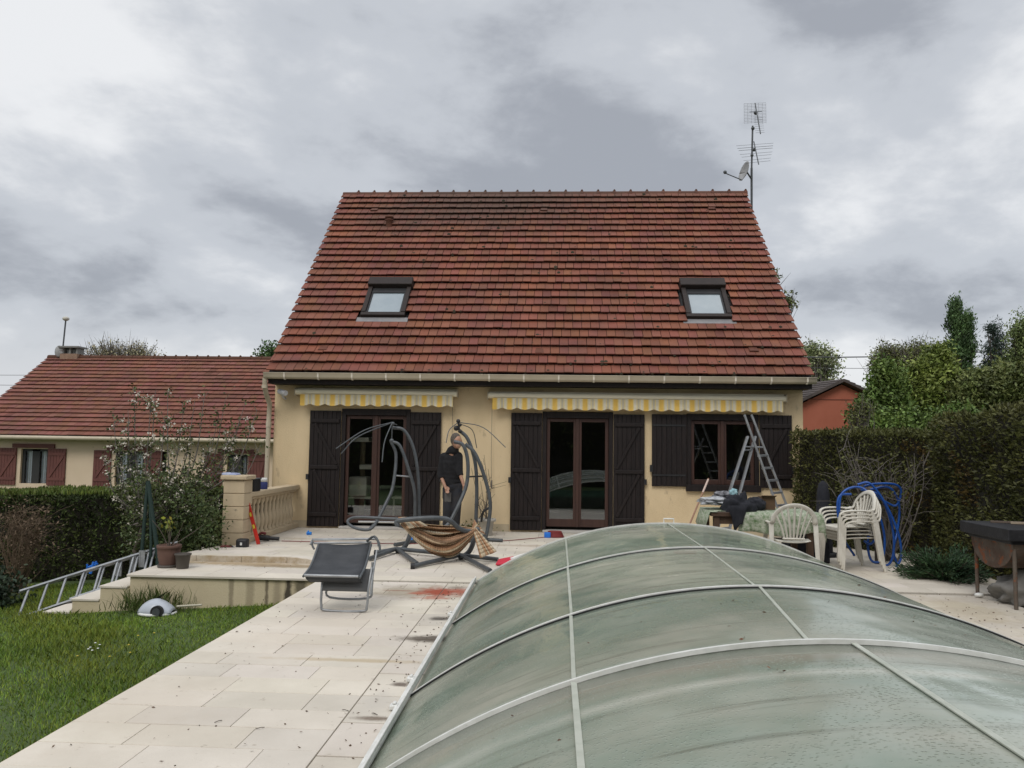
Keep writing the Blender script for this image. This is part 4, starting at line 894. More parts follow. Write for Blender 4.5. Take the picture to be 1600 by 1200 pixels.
# ------------------------------------------------------------------ lawn grass
def in_lawn(x, y): return (x < -2.72) & ~((x > -5.97) & (y > 9.08)) & ~((y > 11.75) & (x < -4.9))
n_ = 150000; X = -2.7-rng.random(n_)**1.25*7.2; Yv = 3.3+rng.random(n_)*9.2; k_ = in_lawn(X, Yv)
X, Yv = X[k_], Yv[k_]; Z = np.array([gz(a, c) for a, c in zip(X, Yv)])
P = np.stack([X, Yv, Z-.01], 1); Pn = snoise(P*np.array([1,1,0]), 1.6, 40); h = .052*(1+.55*Pn)+.012*rng.normal(size=len(P)); h = np.clip(h, .02, .14)
edge = np.minimum(1, 1+0*X); 
def blades(name, P, h, wdt, m, tilt=.45, tints=None):
    n = len(P); d = rng.normal(size=(n,3))*tilt; d[:,2] = 1; d /= np.linalg.norm(d, axis=1)[:,None]
    a = rng.normal(size=(n,3)); a[:,2] = 0; a /= np.linalg.norm(a, axis=1)[:,None]
    bend = rng.normal(size=(n,3))*.35; bend[:,2] = -.1; h = h[:,None]
    V = np.empty((n,5,3)); V[:,0] = P-a*wdt/2; V[:,1] = P+a*wdt/2; m1 = P+d*h*.6+bend*h*.12; V[:,2] = m1+a*wdt*.4; V[:,4] = m1-a*wdt*.4; V[:,3] = P+d*h+bend*h*.6
    me = bpy.data.meshes.new(name); me.vertices.add(n*5); me.vertices.foreach_set('co', V.ravel()); me.loops.add(n*5)
    me.loops.foreach_set('vertex_index', np.arange(n*5, dtype=np.int32)); me.polygons.add(n); me.polygons.foreach_set('loop_start', np.arange(0, n*5, 5, dtype=np.int32))
    t = me.attributes.new('tint', 'FLOAT_COLOR', 'FACE')
    if tints is None: g_ = .6+.7*rng.random(n); tints = np.stack([g_*(.85+.5*rng.random(n)), g_, g_*.9], 1)
    t.data.foreach_set('color', np.hstack([tints, np.ones((n,1))]).ravel()); me.materials.append(m); me.update(calc_edges=True)
    o = bpy.data.objects.new(name, me); S.collection.objects.link(o); return o
g_ = (.62+.6*rng.random(len(P)))*(1+.25*snoise(P*np.array([1,1,0]), 1.1, 41)); Tt = np.stack([g_*(.9+.45*rng.random(len(P))+.25*np.clip(Pn,0,1)), g_, g_*.85], 1)
tag(blades('lawn_grass', P, h, .006, GRASSM, tints=Tt), 'rough green grass of the lawn left of the paving', None, None, 'stuff')
tb = G(268, 938, -.36); r = rng
t = thing('grass_tuft', 'tall uncut grass tuft against the cream step wall', 'grass tuft', (tb.x, 9.0, -.38))
o = blades('blades', np.stack([tb.x+rng.normal(size=420)*.20, 8.98+rng.normal(size=420)*.05, np.full(420, -.38)], 1), .12+.26*rng.random(420)**1.5, .008, leafmat('tall_grass_leaf', (0.085,0.12,0.03), (0.06,0.09,0.025)), .35)
o.data.transform(Matrix.Translation(-t.location)); o.parent = t
fp = []
for px, py, s_ in [(148,1022,1),(140,1030,1),(155,1026,1),(143,1036,1),(137,1033,1),(152,1033,1),(120,1045,0),(200,1030,0),(202,1045,0),(170,1050,0),(215,1013,0),(240,1010,0)]:
    c_ = G(px, py, -.42); c_.z = gz(c_.x, c_.y)+.06; fp.append((c_, s_))
b = MB()
for c_, s_ in fp:
    b.ball(tuple(c_), .011, seg=8, rings=4, sz=.35, tint=(.75,.75,.72) if s_ else (.55,.42,.05)); b.tube([c_, c_-Vector((0,0,.08))], .002, 3, tint=(.05,.12,.02))
tag(b.build('lawn_flowers', mat('petal', (1,1,1), None, tint=1)), 'scattered tiny white daisies and yellow flowers in the lawn', None, None, 'stuff')

# ------------------------------------------------------------------ balustrade
bal = thing('balustrade', 'cream cast stone balustrade with a square pillar at the left edge of the terrace', 'balustrade', (-4.8, 13, 0))
b = MB(); px0, px1, py0, py1 = -4.95, -4.63, 11.72, 12.04
for k in range(5): b.box(px0, py0, .001+.196*k, px1, py1, .001+.196*(k+1)-.010); b.box(px0+.012, py0+.012, .187+.196*k, px1-.012, py1-.012, .199+.196*k)
pl = b.build('pillar', STONE, bal, bevel=.006)
b = MB(); b.box(px0-.04, py0-.04, .985, px1+.04, py1+.04, 1.05); b.build('cap', STONE, pl, bevel=.015)
b = MB(); b.box(-4.91, 12.05, .70, -4.67, 14.45, .78); b.box(-4.87, 12.05, .655, -4.71, 14.45, .699); b.build('rail', STONE, bal, bevel=.012)
b = MB(); b.box(-4.90, 12.05, .001, -4.68, 14.45, .09); b.build('plinth', STONE, bal, bevel=.01)
b0 = MB(); b0.lathe([(.05,0),(.05,.03),(.032,.05),(.05,.12),(.058,.19),(.045,.27),(.028,.34),(.034,.42),(.026,.46),(.045,.50),(.05,.53),(.05,.565)], (0,0,0), 14)
bo = b0.build('baluster', STONE, bal)
for i in range(13):
    o = bo if i == 0 else bo.copy()
    if i: S.collection.objects.link(o); o.parent = bal
    o.location = Vector((-4.79, 12.16+.18*i, .09))
# ------------------------------------------------------------------ things by the balustrade
lv = thing('spirit_level', 'long red straightedge leaning on the stone pillar', 'level', (-4.5, 12, 0))
p0, p1 = Vector(G(404, 851)), at(380, 757, 11.95)
b = MB(); b.bar(p0+Vector((0,0,.005)), p1, .055, .022, up=(0,1,0)); b.build('bar', RED, lv, bevel=.003)
b = MB()
for f in (.3, .5, .72): q = p0.lerp(p1, f); b.bar(q-(p1-p0).normalized()*.03+Vector((0,-.0125,0)), q+(p1-p0).normalized()*.03+Vector((0,-.0125,0)), .03, .004, up=(0,1,0))
b.build('vial', mat('yellow_vial', (.6,.5,.05), None), lv)
def toolbox():
    c = G(376, 858); t = thing('radio', 'small black cube shaped box with a white label beside the pillar foot', 'box', tuple(c))
    b = MB(); b.box(c.x-.085, c.y-.0, .002, c.x+.085, c.y+.13, .145); b.build('body', BLACK, t, bevel=.03)
    b = MB(); b.box(c.x-.012, c.y-.004, .055, c.x+.018, c.y-.001, .095); b.build('sticker', WHITE, t)
toolbox()
c = G(353, 858); t = thing('sander', 'flat dark red tool lying left of the small black box', 'tool', tuple(c)); b = MB(); b.tube([c+Vector((-.08,0,.03)), c+Vector((.07,.03,.035))], .03, 8, flat=.7); b.build('body', mat('dark_red_plastic', (.16,.03,.03), None), t); b = MB(); b.tube([c+Vector((.05,.03,.05)), c+Vector((.10,.02,.02))], .015, 6); b.build('grip', BLACK, t)
c = G(415, 846); t = thing('angle_grinder', 'black and red power tool lying right of the leaning straightedge', 'power tool', tuple(c))
b = MB(); b.tube([c+Vector((-.10,0,.06)), c+Vector((.05,.02,.05))], .045, 10); b.tube([c+Vector((.05,.02,.05)), c+Vector((.2,.04,.04))], .03, 8); b.build('body', BLACK, t)
b = MB(); b.tube([c+Vector((-.12,0,.09)), c+Vector((-.07,0,.13)), c+Vector((0,0,.12))], .02, 8, smooth_path=3); b.build('grip', mat('dark_red_plastic', (.16,.03,.03), None), t)
c = at(362, 742, 11.88); t = thing('folded_cloth', 'blue and white folded packet lying on top of the stone pillar', 'packet', (c.x, c.y, 1.05))
b = MB(); b.hexa([(c.x-.12,11.78,1.052),(c.x+.10,11.80,1.052),(c.x+.12,11.96,1.052),(c.x-.1,11.95,1.052),(c.x-.11,11.79,1.085),(c.x+.08,11.81,1.075),(c.x+.10,11.94,1.08),(c.x-.08,11.94,1.09)]); b.build('packet', mat('pale_blue_paper', (.45,.50,.62), (.3,.34,.55), 14, .7), t, bevel=.006)
b = MB(); b.tube([(c.x-.2,11.8,1.07),(c.x-.08,11.82,1.075)], .012, 6); b.build('handle', GREYB, t)
c = Vector((-4.79, 12.35, .78)); t = thing('crate', 'small black plastic crate standing on the balustrade rail', 'crate', tuple(c))
b = MB(); x0, x1, y0, y1, z0, z1 = c.x-.11, c.x+.12, c.y-.14, c.y+.14, .782, .97
b.box(x0,y0,z0,x1,y1,z0+.01); b.box(x0,y0,z0+.01,x1,y0+.01,z1); b.box(x0,y1-.01,z0+.01,x1,y1,z1); b.box(x0,y0+.01,z0+.01,x0+.01,y1-.01,z1); b.box(x1-.01,y0+.01,z0+.01,x1,y1-.01,z1); b.build('tub', BLACK, t, bevel=.004)
b = MB(); b.box(x0-.01,y0-.01,z1,x1+.01,y1+.01,z1+.015); b.build('rim', GSTEEL, t)
c = at(410, 757, 12.9); c.x = -4.77; t = thing('jar', 'white lidded dark blue jar on the balustrade rail beside the black crate', 'jar', (c.x, 12.9, .78))
b = MB(); b.lathe([(.055,0),(.06,.02),(.06,.10),(.05,.12)], (c.x,12.9,.782), 14); b.build('body', mat('navy_plastic', (.03,.04,.15), None), t)
b = MB(); b.lathe([(.05,0),(.052,.0),(.052,.06),(.04,.065)], (c.x,12.9,.902), 14); b.build('lid', WHITE, t)
# pots on the landing
def pot(name, label, c, prof, m, cat='pot'):
    t = thing(name, label, cat, tuple(c)); b = MB(); b.lathe(prof, tuple(c), 24); b.build('pot', m, t); return t
TC = mat('terracotta', (.125,.068,.05), (.09,.05,.038), 5, .85, .3, 30)
c = G(253, 889)+Vector((0, .16, .001)); p_ = pot('flower_pot', 'ribbed terracotta flower pot with a withered plant on the step landing', c, [(.09,0),(.10,.02),(.112,.05),(.108,.06),(.122,.09),(.118,.10),(.130,.13),(.126,.14),(.136,.18),(.132,.19),(.138,.23),(.146,.235),(.146,.27),(.128,.272),(.126,.24),(.001,.235)], TC)
b = MB(); b.lathe([(.10,0),(.125,.0),(.13,.03),(.12,.031)], tuple(c), 24); b.build('saucer', mat('dark_saucer', (.08,.07,.06), None), p_)
b = MB(); r = np.random.default_rng(3)
for k in range(7):
    e_ = c+Vector((r.normal()*.12+.02, r.normal()*.08, .42+.2*r.random())); b.tube([c+Vector((0,0,.23)), c.lerp(e_, .6)+Vector((.02,0,.1)), e_], .007, 5, smooth_path=3, r_end=.003)
b.build('stems', BARK, p_); leaves('leaves', leafmat('yellowing_leaf', (0.35,0.33,0.04), (0.12,0.16,0.03)), np.array([tuple(c+Vector((-.02+r.normal()*.03, r.normal()*.03, .52+r.normal()*.05))) for _ in range(26)]), .06, p_, aspect=.6)
c = G(279, 890)+Vector((0, .10, .001)); pot('flower_pot', 'small plain grey-brown plastic pot right of the terracotta pot', c, [(.07,0),(.09,.16),(.10,.162),(.10,.18),(.088,.181),(.075,.06),(.001,.055)], mat('taupe_plastic', (.075,.065,.055), None))
# ladder lying against the steps, with blue clamps
lad = thing('extension_ladder', 'aluminium extension ladder lying on its side along the steps', 'ladder', (-5.8, 10.6, -.5))
def ladder(b, a0, a1, dn, rungs, rr=.014, rail=(.055,.022), parts=None, f0=0, f1=1):
    dn = Vector(dn); a0, a1 = Vector(a0), Vector(a1); up_ = dn.normalized()
    b.bar(a0, a1, *rail, up=up_); b.bar(a0+dn, a1+dn, *rail, up=up_)
    for k in range(rungs):
        q = a0.lerp(a1, (k+.5)/rungs); b.tube([q, q+dn], rr, 6)
a0 = at(30, 925, 9.35); a1 = at(268, 850, 10.9)
b = MB(); ladder(b, a0, a1, (.09, -.30, -.29), 9, .016); b.build('lower_section', ALU, lad)
b = MB(); ladder(b, a0.lerp(a1, .33)+Vector((0,.07,0)), a1+Vector((.05,.07,.01)), (.09,-.30,-.27), 6, .016); b.build('upper_section', ALU, lad)
for px, py in ((188,888), (210,880), (224,874)): b = MB(); q = at(px, py, 10.5); b.box(q.x-.05, 10.47, q.z-.10, q.x+.03, 10.49, q.z+.12); b.box(q.x-.04, 10.465, q.z-.09, q.x-.03, 10.4698, q.z+.11); b.build('step_plate', ALU, lad)
for px, py, Y in ((143,884,10.3),(270,856,10.9)):
    q = at(px, py, Y); b = MB(); b.tube([q+Vector((-.06,0,.02)), q+Vector((-.06,0,-.05)), q+Vector((.05,0,-.04)), q+Vector((.06,0,.06))], .014, 6); b.tube([q+Vector((.0,-.02,-.10)), q+Vector((.03,0,.05))], .02, 6); b.tube([q+Vector((-.04,0,-.02)), q+Vector((.08,0,.03))], .016, 6); b.build('clamp', BLUE, lad)
# dark folded garden post frame in the apple tree
pf = thing('folded_trestle', 'dark green folded A-shaped pole frame standing in front of the apple tree', 'pole', (-6.2, 10.7, -.6))
GP = mat('dark_green_coating', (.012,.03,.024), None)
for (x0_, y0_, x1_, y1_, rr) in ((231,752,222,858,.025),(231,752,247,870,.03),(234,756,236,850,.02)):
    b = MB(); q1 = at(x1_, y1_, 10.6); b.tube([at(x0_, y0_, 10.7), q1, Vector((q1.x, 10.6, -.62))], rr, 7); b.build('pole', GP, pf)
# white mower-like shell on the lawn
c = G(246, 958, -.38); t = thing('mower_shell', 'rounded white plastic shell with a dark wheel opening lying in the grass', 'mower', (c.x, c.y, -.42))
mc = Vector((c.x, c.y, -.37))
b = MB(); rows = []
for i in range(13):
    u = -1+2*i/12; row = []
    for j in range(13):
        a_ = PI*j/12; hgt = .15*(1-u*u*.85)**.6*(1-.35*max(0, u)); row.append((mc.x+u*.19, mc.y+math.cos(a_)*.14*(1-u*u*.7)**.5, mc.z+math.sin(a_)*hgt))
    rows.append(row)
b.sheet(rows); b.build('shell', mat('white_shell_plastic', (.45,.48,.53), (.38,.41,.46), 3, .3, spec=.5), t, solid=.008)
b = MB(); b.tube([(mc.x+math.cos(2*PI*k/24)*.20, mc.y+math.sin(2*PI*k/24)*.15, mc.z-.005) for k in range(24)], .017, 6, closed=True); b.build('rim', WHITE, t)
b = MB(); wc = Vector((mc.x+.06, mc.y-.11, mc.z+.03)); b.tube([wc, wc+Vector((.0,-.04,0))], .07, 18); b.build('wheel', BLACK, t)
b = MB(); b.tube([wc+Vector((0,-.042,0)), wc+Vector((0,-.05,0))], .045, 12); b.build('hub', GSTEEL, t)
b = MB(); b.tube([(mc.x+.22,mc.y,mc.z+.07),(mc.x+.50,mc.y+.02,mc.z+.09)], .012, 6); b.build('handle', mat('beige_plastic', (.45,.42,.33), None), t)

# ------------------------------------------------------------------ sun lounger
lg = thing('sun_lounger', 'folding lounger with charcoal mesh fabric and grey tube frame on the paving', 'lounger', (-1.95, 7.8, 0))
LX0, LX1 = G(497,957).x, G(576,957).x; LY = G(530,957).y+.02
b = MB(); b.tube([(LX0+.0,LY+.08,.31),(LX0+.01,LY+.02,.22),(LX0+.015,LY,.06),(LX0+.06,LY,.013),(LX1-.06,LY,.013),(LX1-.015,LY,.06),(LX1-.01,LY+.02,.22),(LX1,LY+.10,.40)], .0115, 8, smooth_path=5); b.build('front_leg', ALU, lg)
b = MB(); b.tube([(LX0+.01,LY+.14,.33),(LX0+.015,LY+.16,.2),(LX0+.05,LY+.16,.10),(LX1-.05,LY+.16,.10),(LX1-.01,LY+.16,.2),(LX1-.005,LY+.14,.44)], .0115, 8, smooth_path=4); b.build('rear_leg', ALU, lg)
ft = [at(476,899,LY-.10), at(560,901,LY-.10)]; bt = [at(500,849,LY+.30), at(578,849,LY+.30)]
b = MB(); rows = []
for i in range(13):
    f = i/12; row = []
    for j in range(7):
        g2 = j/6; p = ft[0].lerp(ft[1], g2).lerp(bt[0].lerp(bt[1], g2), f); p.z += -.05*math.sin(PI*f)*1.1-.015*math.sin(PI*g2); row.append(tuple(p))
    rows.append(row)
b.sheet(rows)
fl = [[tuple(ft[0].lerp(ft[1], j/6)+Vector((.01*k,.0+.02*k*k,-.035*k))) for j in range(7)] for k in range(3)]; b.sheet(fl)
b.build('fabric', FABR, lg, solid=.006)
b = MB(); b.tube([ft[0], ft[1]], .014, 8); b.build('foot_bar', ALU, lg)
for q0, q1, sx_ in ((ft[0], bt[0], -1), (ft[1], bt[1], 1)):
    b = MB(); o_ = Vector((sx_*.012,0,-.01)); m1 = q0.lerp(q1, .5)+Vector((0,0,-.05)); b.tube([q0+o_, m1+o_, q1+o_], .012, 8, smooth_path=4); b.build('side_rail', GSTEEL, lg)
b = MB(); rows = [[(LX0+.02+(LX1-LX0-.04)*j/6, LY+.0+.12*(i/6)-.02*math.sin(PI*i/6), .19+.19*(i/6)-.02*math.sin(PI*i/6)) for j in range(7)] for i in range(7)]; b.sheet(rows); b.build('lower_fabric', mat('grey_mesh_fabric', (.10,.10,.10), None), lg, solid=.006)
b = MB(); b.tube([(LX0+.02,LY+.04,.20),(LX1-.02,LY+.04,.20)], .012, 6); b.build('cross_bar', GSTEEL, lg)
hb = [at(488,843,LY+.32), at(590,842,LY+.32)]
b = MB(); b.tube([hb[0]+Vector((.0,-.05,-.04)), hb[0], hb[1], hb[1]+Vector((.02,-.05,-.06))], .011, 8); b.tube([hb[0]+Vector((.02,0,-.035)), hb[1]+Vector((-.06,0,-.035))], .011, 8); b.build('head_frame', ALU, lg)
b = MB(); q = hb[1]; b.tube([q+Vector((-.10,-.02,-.02)), q+Vector((-.02,-.06,.03)), q+Vector((.03,-.08,-.03)), q+Vector((.05,-.10,-.10))], .012, 6, smooth_path=3); b.build('armrest', GSTEEL, lg)
b = MB(); b.tube([at(489,846,LY+.31), at(488,852,LY+.29), at(491,858,LY+.27)], .010, 6, smooth_path=3); b.build('armrest', GSTEEL, lg)
for xx in (LX1+.012,):
    b = MB(); b.tube([(xx,LY+.02,.16),(xx,LY+.08,.32),(xx,LY+.24,.54)], .010, 6, smooth_path=3); b.build('side_stay', ALU, lg)

# ------------------------------------------------------------------ swing seat frames and the hammock stand
def tubes(parent, name, rows_, r_=.03, m=GSTEEL, smooth_path=5):
    for row in rows_:
        b = MB(); b.tube([at(*p) for p in row], r_, 9, smooth_path=smooth_path if len(row) > 2 else 0); b.build(name, m, parent)
sw = thing('swing_frame', 'left curved grey steel swing seat frame in front of the left french door', 'swing seat frame', (-3.0, 12.6, 0), 'curved steel swing seat frames on the terrace')
tubes(sw, 'curved_tube', [
  [(614,668,12.6),(632,673,12.6),(647,703,12.6),(654,750,12.6),(655,800,12.6),(656,849,12.6)],
  [(611,690,12.4),(625,697,12.4),(639,735,12.4),(648,770,12.45),(648,815,12.5),(647,849,12.55)],
  [(611,690,12.4),(619,712,12.4),(614,760,12.3),(603,787,12.2),(590,812,12.1),(577,828,12.0)]], .026)
tubes(sw, 'seat_ring', [[(600,810,12.0),(560,808,12.0),(545,812,12.0),(545,819,11.9),(558,826,11.8),(578,827,11.8),(590,814,11.9)],[(600,810,12.0),(665,812,12.0)]], .023)
tubes(sw, 'white_bar', [[(560,815,12.05),(622,816,12.05)]], .014, WHITE)
tubes(sw, 'cross_bar', [[(618,743,12.35),(641,745,12.45)]], .012, ALU)
tubes(sw, 'canopy_rib', [[(613,660,12.5),(570,672,12.1),(525,701,11.8)],[(613,660,12.5),(560,682,12.0),(533,709,11.9)],[(613,660,12.5),(601,690,12.2),(597,722,12.1)],[(613,660,12.5),(612,690,12.5)],[(613,661,12.5),(620,664,12.6)]], .009)
b = MB(); q = at(614,662,12.5); b.ball(tuple(q), .03, seg=8, rings=6); b.build('joint', GSTEEL, sw)
b = MB(); q = at(612,689,12.4); b.ball(tuple(q), .038, seg=8, rings=6); b.build('joint', GSTEEL, sw)
b = MB(); q = at(652,849,12.6); 
for v in ((.55,-.1),(-.25,-.55),(-.1,.5)): b.tube([(q.x,12.6,.03),(q.x+v[0],12.6+v[1],.03)], .028, 8)
b.build('base_foot', GSTEEL, sw)
s2 = thing('swing_frame', 'right curved steel swing seat frame standing around the man', 'swing seat frame', (-1.6, 12.9, 0), 'curved steel swing seat frames on the terrace')
tubes(s2, 'curved_tube', [
  [(717,672,13.0),(731,686,13.0),(742,720,13.0),(745,762,13.0),(744,805,13.0),(743,843,13.0)],
  [(727,694,12.9),(742,708,12.9),(757,745,12.9),(766,785,12.9),(763,820,12.9),(758,845,12.9)],
  [(709,690,12.6),(724,696,12.6),(731,722,12.6),(729,757,12.6),(716,790,12.5),(701,818,12.4),(690,826,12.3)]], .030)
tubes(s2, 'cross_bar', [[(731,745,12.65),(753,744,12.9)]], .014, BLACK)
tubes(s2, 'canopy_rib', [[(716,660,12.9),(702,672,12.6),(697,692,12.4)],[(718,660,12.9),(755,668,12.6),(790,699,12.4)],[(718,662,12.9),(738,672,13.1),(745,700,13.2)]], .007)
b = MB(); 
for px, py, rr in ((716,658,.035),(719,664,.028),(713,669,.045),(719,674,.03)): b.ball(tuple(at(px, py, 12.9)), rr, seg=8, rings=6)
b.tube([at(716,658,12.9), at(718,676,12.9)], .018, 6); b.build('clamp', BLACK, s2)
b = MB(); q = at(743,843,13.0)
for v in ((.45,-.15),(-.2,-.6),(.1,.45)): b.tube([(q.x,13.0,.03),(q.x+v[0],13.0+v[1],.03)], .028, 8)
b.build('base_foot', GSTEEL, s2)
hm = thing('hammock_stand', 'low grey steel hammock stand with crossed feet on the terrace', 'hammock stand', (-1.7, 10.8, 0))
def gt(x, y, h=.035): return G(x, y-h*1235/11*.5, 0)*1+Vector((0,0,h))
def tubeG(name, rows_, r_=.03):
    for row in rows_:
        b = MB(); b.tube([Vector(p) for p in row], r_, 9, smooth_path=5 if len(row) > 2 else 0); b.build(name, GSTEEL, hm)
H1, H2 = gt(620,866), gt(719,876)
H1.z = H2.z = .06
tubeG('foot', [[H1, gt(577,879)],[H1, gt(588,869)],[H1, gt(652,887)],[H2, gt(645,891)],[H2, gt(766,898)],[H2, gt(778,880)]], .028)
b = MB(); b.tube([H1, H2], .03, 9); b.build('spine', GSTEEL, hm)
b = MB(); b.tube([gt(645,891)+Vector((-.03,0,0)), gt(645,891)+Vector((.02,0.01,0))], .036, 10); b.build('end_cap', BLACK, hm)
b = MB(); b.tube([gt(588,869)+Vector((-.03,0,0)), gt(588,869)+Vector((.02,0,0))], .036, 10); b.build('end_cap', BLACK, hm)
Yh = (H1.y+H2.y)/2
tubes(hm, 'curved_tube', [[(619,863,H1.y),(632,855,H1.y),(640,838,H1.y-.02),(641,828,H1.y-.03),(630,822,H1.y-.1),(622,820,H1.y-.15)],
  [(717,873,H2.y),(733,862,H2.y),(741,842,H2.y+.02),(742,826,H2.y+.05)]], .034)
tubes(hm, 'seat_ring', [[(622,822,10.3),(622,814,10.3),(660,810,10.3),(690,810,10.35),(704,814,10.4),(718,826,10.5),(732,830,10.6),(748,827,10.7)]], .033)
# hammock cloth, brown stripes
def cloth():
    hc = thing('hammock', 'brown and cream striped hammock cloth sagging from the steel stand', 'hammock', (-1.4, 10.5, .2))
    pal = [(.33,.18,.10),(.42,.25,.14),(.52,.43,.30),(.36,.20,.11),(.62,.55,.42),(.38,.22,.13),(.24,.15,.09),(.52,.38,.24)]
    b = MB(); L_ = Vector(at(627,818,10.35)); R_ = Vector(at(743,828,10.6)); rr = np.random.default_rng(8)
    for k, (sg, wd, yo, pk_) in enumerate(((.10,.15,.16,1.0),(.17,.16,.07,.95),(.235,.17,.0,1.1),(.29,.16,-.05,1.15),(.33,.15,.02,1.2),(.345,.12,.09,1.25),(.05,.10,.2,.9))):
        ni, nj = 34, 12; P = []; ph = rr.random()*6
        for i in range(ni+1):
            u = i/ni; sag = max(0, math.sin(PI*u**pk_))**.85; row = []
            for j in range(nj+1):
                v = j/nj-.5; sp_ = .22+.78*min(1, sag*1.3); c0 = L_.lerp(R_, u)
                wv = math.sin(v*9+ph+u*3)*.020+math.sin(v*19+u*7+ph)*.009
                row.append((c0.x+.012*math.sin(u*9+ph)*sag, c0.y+yo*sag+wv*sp_*1.5+v*wd*.25*sp_, c0.z-sg*sag-v*wd*sp_+wv*.5))
            P.append(row)
        o0 = int(rr.integers(0, 8))
        for i in range(ni):
            for j in range(nj):
                c_ = pal[(j*2//3+o0) % len(pal)]
                if (i//3+k) % 4 == 0: c_ = tuple(.82*q for q in c_)
                b.add([P[i][j], P[i+1][j], P[i+1][j+1], P[i][j+1]], [(0,1,2,3)], c_, True)
    b.build('cloth', mat('striped_hammock_cloth', (1,1,1), (.8,.78,.74), 14, .9, .2, 120, tint=1), hc, solid=.004)
    # free end hanging on the right, and the puffed left end
    def flap(pts_top, pts_bot, n_=8, seed=0):
        b = MB(); G_ = []
        for i in range(n_+1):
            f = i/n_; row = []
            for j in range(9):
                g2 = j/8; p = at(*pts_top[0]).lerp(at(*pts_top[1]), g2).lerp(at(*pts_bot[0]).lerp(at(*pts_bot[1]), g2), f); p.y += .03*math.sin(g2*11+f*2+seed)*f**.5; row.append(tuple(p))
            G_.append(row)
        for i in range(n_):
            for j in range(8): b.add([G_[i][j], G_[i][j+1], G_[i+1][j+1], G_[i+1][j]], [(0,1,2,3)], pal[(j+seed) % 3 if j not in (2,) else 2], True)
        b.build('cloth_end', MATS['striped_hammock_cloth'], hc, solid=.004)
    flap([(738,826,10.6),(744,825,10.65)], [(750,872,10.4),(776,862,10.5)], seed=1)
    flap([(736,828,10.6),(745,828,10.65)], [(741,812,10.75),(760,836,10.8)], seed=0)
    flap([(624,822,10.35),(630,817,10.4)], [(622,808,10.5),(648,808,10.55)], seed=1)
    flap([(624,808,10.45),(646,808,10.5)], [(636,826,10.3),(668,822,10.4)], seed=1)
cloth()
